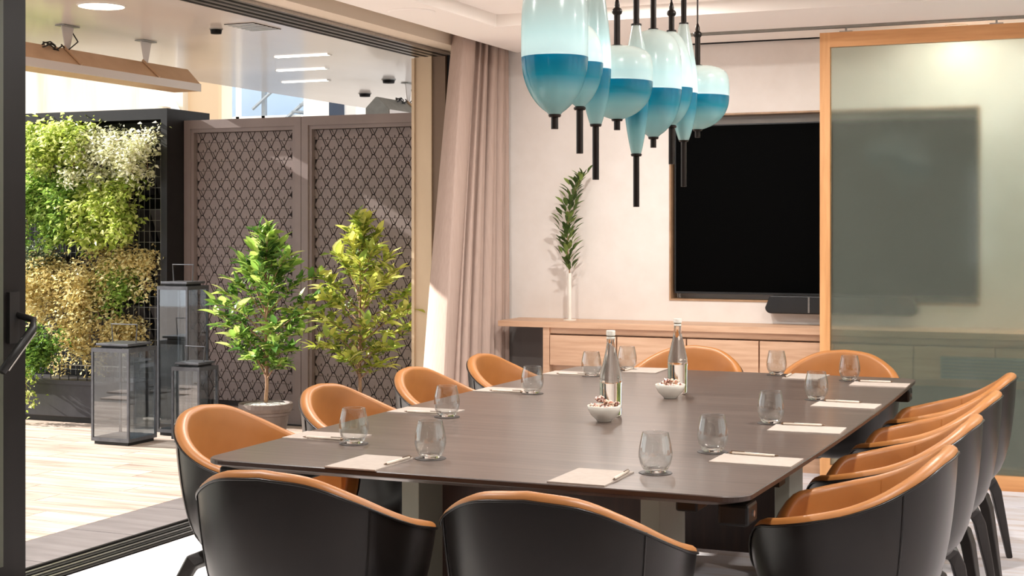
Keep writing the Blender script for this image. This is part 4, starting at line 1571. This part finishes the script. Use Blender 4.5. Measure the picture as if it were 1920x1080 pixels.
# ------------------------------------------------------------------ terrace roof fittings
def heater(x, y0, y1, z, label, coil_y, body='heater_top'):
    h = thing('patio_heater', label, 'heater', (x, (y0 + y1) / 2, z), 0, 'patio heaters under the terrace roof')
    hl = (y1 - y0) / 2
    sec = [(-0.11, 0.03), (-0.02, 0.115), (0.0, 0.115), (0.10, 0.015), (0.10, -0.035), (-0.11, -0.035)]
    hb = MB()
    n_ = len(sec)
    hb.v = [(a_, -hl, c_) for a_, c_ in sec] + [(a_, hl, c_) for a_, c_ in sec]
    hb.f = [tuple(range(n_)), tuple(reversed(range(n_, 2 * n_)))] + [(k, k + n_, (k + 1) % n_ + n_, (k + 1) % n_) for k in range(n_)]
    hb.build('body', M[body], h, bevel=0.003)
    MB().box(0.101, 0.106, -hl, hl, -0.037, 0.013).build('reflector_edge', M['heater_side'], h)
    top_ = 2.598 - z
    for yy in coil_y:
        yy -= (y0 + y1) / 2
        b = MB().add([(0.0, yy - 0.055, top_), (0.0, yy + 0.055, top_), (0.0, yy + 0.018, 0.11), (0.0, yy - 0.018, 0.11),
                      (0.006, yy - 0.055, top_), (0.006, yy + 0.055, top_), (0.006, yy + 0.018, 0.11), (0.006, yy - 0.018, 0.11)],
                     [(0, 1, 2, 3), (7, 6, 5, 4), (0, 4, 5, 1), (1, 5, 6, 2), (2, 6, 7, 3), (3, 7, 4, 0)]).build('bracket', M['heater_side'], h)
        MB().box(-0.03, 0.036, yy - 0.07, yy + 0.07, top_ - 0.006, top_).build('ceiling_plate', M['grey_metal'], b)
        MB().tube([(0.0, yy - 0.03, 0.124), (0.108, yy + 0.0, 0.016)], 0.009, 6).build('clamp', M['heater_top'], b)
    pts = [Vector((-0.02, coil_y[0] - (y0 + y1) / 2 + 0.05, top_ - 0.01)), Vector((0.03, coil_y[0] - (y0 + y1) / 2 + 0.06, 0.16)), Vector((0.02, coil_y[0] - (y0 + y1) / 2 - 0.02, 0.10))]
    for k in range(26):
        a = k * 0.9
        pts.append(Vector((0.0 + 0.03 * math.sin(a), coil_y[0] - (y0 + y1) / 2 - 0.10 - 0.004 * k + 0.05 * math.cos(a), 0.10 + 0.022 * math.cos(a * 1.3) + 0.012)))
    MB().tube(pts, 0.0045, 5).build('cable', M['cable'], h)
    return h


heater(-5.74, 5.0, 8.05, 2.35, 'long beige patio heater hanging over the living wall side', (6.86, 7.60))
heater(-5.42, 10.1, 12.4, 2.33, 'patio heater with coiled black cable hanging beyond the screens', (10.62, 12.0), 'grey_metal')
rl = thing('round_roof_light', 'bright round light in the glossy terrace roof', 'light', (-5.06, 6.32, 2.60))
MB().lathe([(0.0, -0.002), (0.120, -0.002), (0.120, -0.006), (0.0, -0.006)], 36).build('lens', M['roof_glow'], rl)
MB().lathe([(0.121, 0.0), (0.128, 0.0), (0.128, -0.006), (0.121, -0.006)], 36).build('ring', M['white_china'], rl)
vn = thing('roof_vent', 'small square slotted vent in the glossy terrace roof', 'vent', (-4.76, 7.32, 2.60))
MB().box(-0.10, 0.10, -0.15, 0.15, -0.004, 0.0).build('backing', M['black_metal'], vn)
for k in range(7):
    MB().box(-0.10, 0.10, -0.148 + k * 0.046, -0.130 + k * 0.046, -0.0055, -0.004).build('slat', M['white_china'], vn)
for (x, y_, lab) in ((-5.43, 10.30, 'round dark fitting in the terrace roof above the heater cable'), (-6.17, 11.26, 'round dark fitting in the terrace roof by the white building'), (-5.01, 7.31, 'small dark roof fitting left of the slotted vent')):
    r_ = 0.05 if x != -5.01 else 0.035
    d = thing('roof_fitting', lab, 'fitting', (x, y_, 2.60))
    MB().lathe([(0.0, 0.0), (r_ * 1.15, 0.0), (r_ * 1.15, -0.006), (0.0, -0.006)], 24).build('collar', M['grey_metal'], d)
    MB().lathe([(0.0, -0.006), (r_, -0.006), (r_ * 0.9, -0.03), (0.0, -0.032)], 24).build('cover', M['dark_bronze'], d)

for k, (yy, lab) in enumerate(((8.66, 'nearest the vent'), (9.40, 'middle one of three'), (10.15, 'farthest from the door'))):  # added glowing strips standing for white reflections in the glossy roof
    st_ = thing('roof_reflection_strip', 'narrow glowing white strip standing for a reflection in the terrace roof, ' + lab, 'light', ((-5.23, -5.68, -6.10)[k], yy, 2.60), 0, 'glowing strips for reflections in the terrace roof')
    MB().box(-0.21, 0.21, -0.025, 0.025, -0.006, 0.0).build('glow_strip', M['roof_glow'], st_)
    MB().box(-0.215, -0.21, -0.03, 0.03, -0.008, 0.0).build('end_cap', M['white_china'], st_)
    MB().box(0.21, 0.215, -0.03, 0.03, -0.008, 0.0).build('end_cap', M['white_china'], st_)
# ------------------------------------------------------------------ neighbouring buildings
b = thing('cream_building', 'cream weather-streaked wall behind the living wall', 'building', (0, 14, 0))
MB().box(-22, -10.05, 0, 1.0, -3, 6).build('wall', M['cream_render'], b)
MB().box(-10.05, -9.63, 0.1, 0.16, -3, 6).build('corner_strip', M['peach_render'], b)
MB().tube([(-10.45, -0.06, 2.9), (-10.15, -0.06, 2.86), (-10.05, -0.06, 2.7), (-10.02, -0.06, 0.0)], 0.05, 8).build('drain_pipe', M['white_render'], b, smooth=True)
b = thing('blue_building', 'blue grey clad building with steel outside stair in the distance', 'building', (0, 19, 0))
MB().box(-16, -10.6, 0, 2, -3, 12).build('wall', M['blue_clad'], b)
for x_ in (-12.75, -12.3, -11.85):
    MB().box(x_ - 0.03, x_ + 0.03, -0.5, -0.44, -3, 3.6).build('post', M['white_render'] if x_ < -12 else M['steel_grey'], b)
MB().box(-13.2, -11.2, -0.5, -0.44, 3.02, 3.10).build('rail', M['white_render'], b)
for k in range(9):
    MB().box(-11.95 + 0.13 * k, -11.80 + 0.13 * k, -0.6, 0.0, 2.62 + 0.10 * k, 2.65 + 0.10 * k).build('stair_tread', M['steel_grey'], b)
MB().tube([(-12.0, -0.55, 3.2), (-10.8, -0.55, 4.1)], 0.025, 6).tube([(-12.0, -0.55, 2.62), (-10.8, -0.55, 3.5)], 0.03, 6).build('handrail', M['steel_grey'], b)
b = thing('white_building', 'white rendered building with a dark window beyond the screens', 'building', (0, 16, 0))
MB().box(-9.65, -2, 0, 6, -3, 9).build('wall', M['white_render'], b)
MB().box(-9.27, -9.06, -0.02, 0.0, 2.80, 3.05).build('window', M['dark_window'], b)
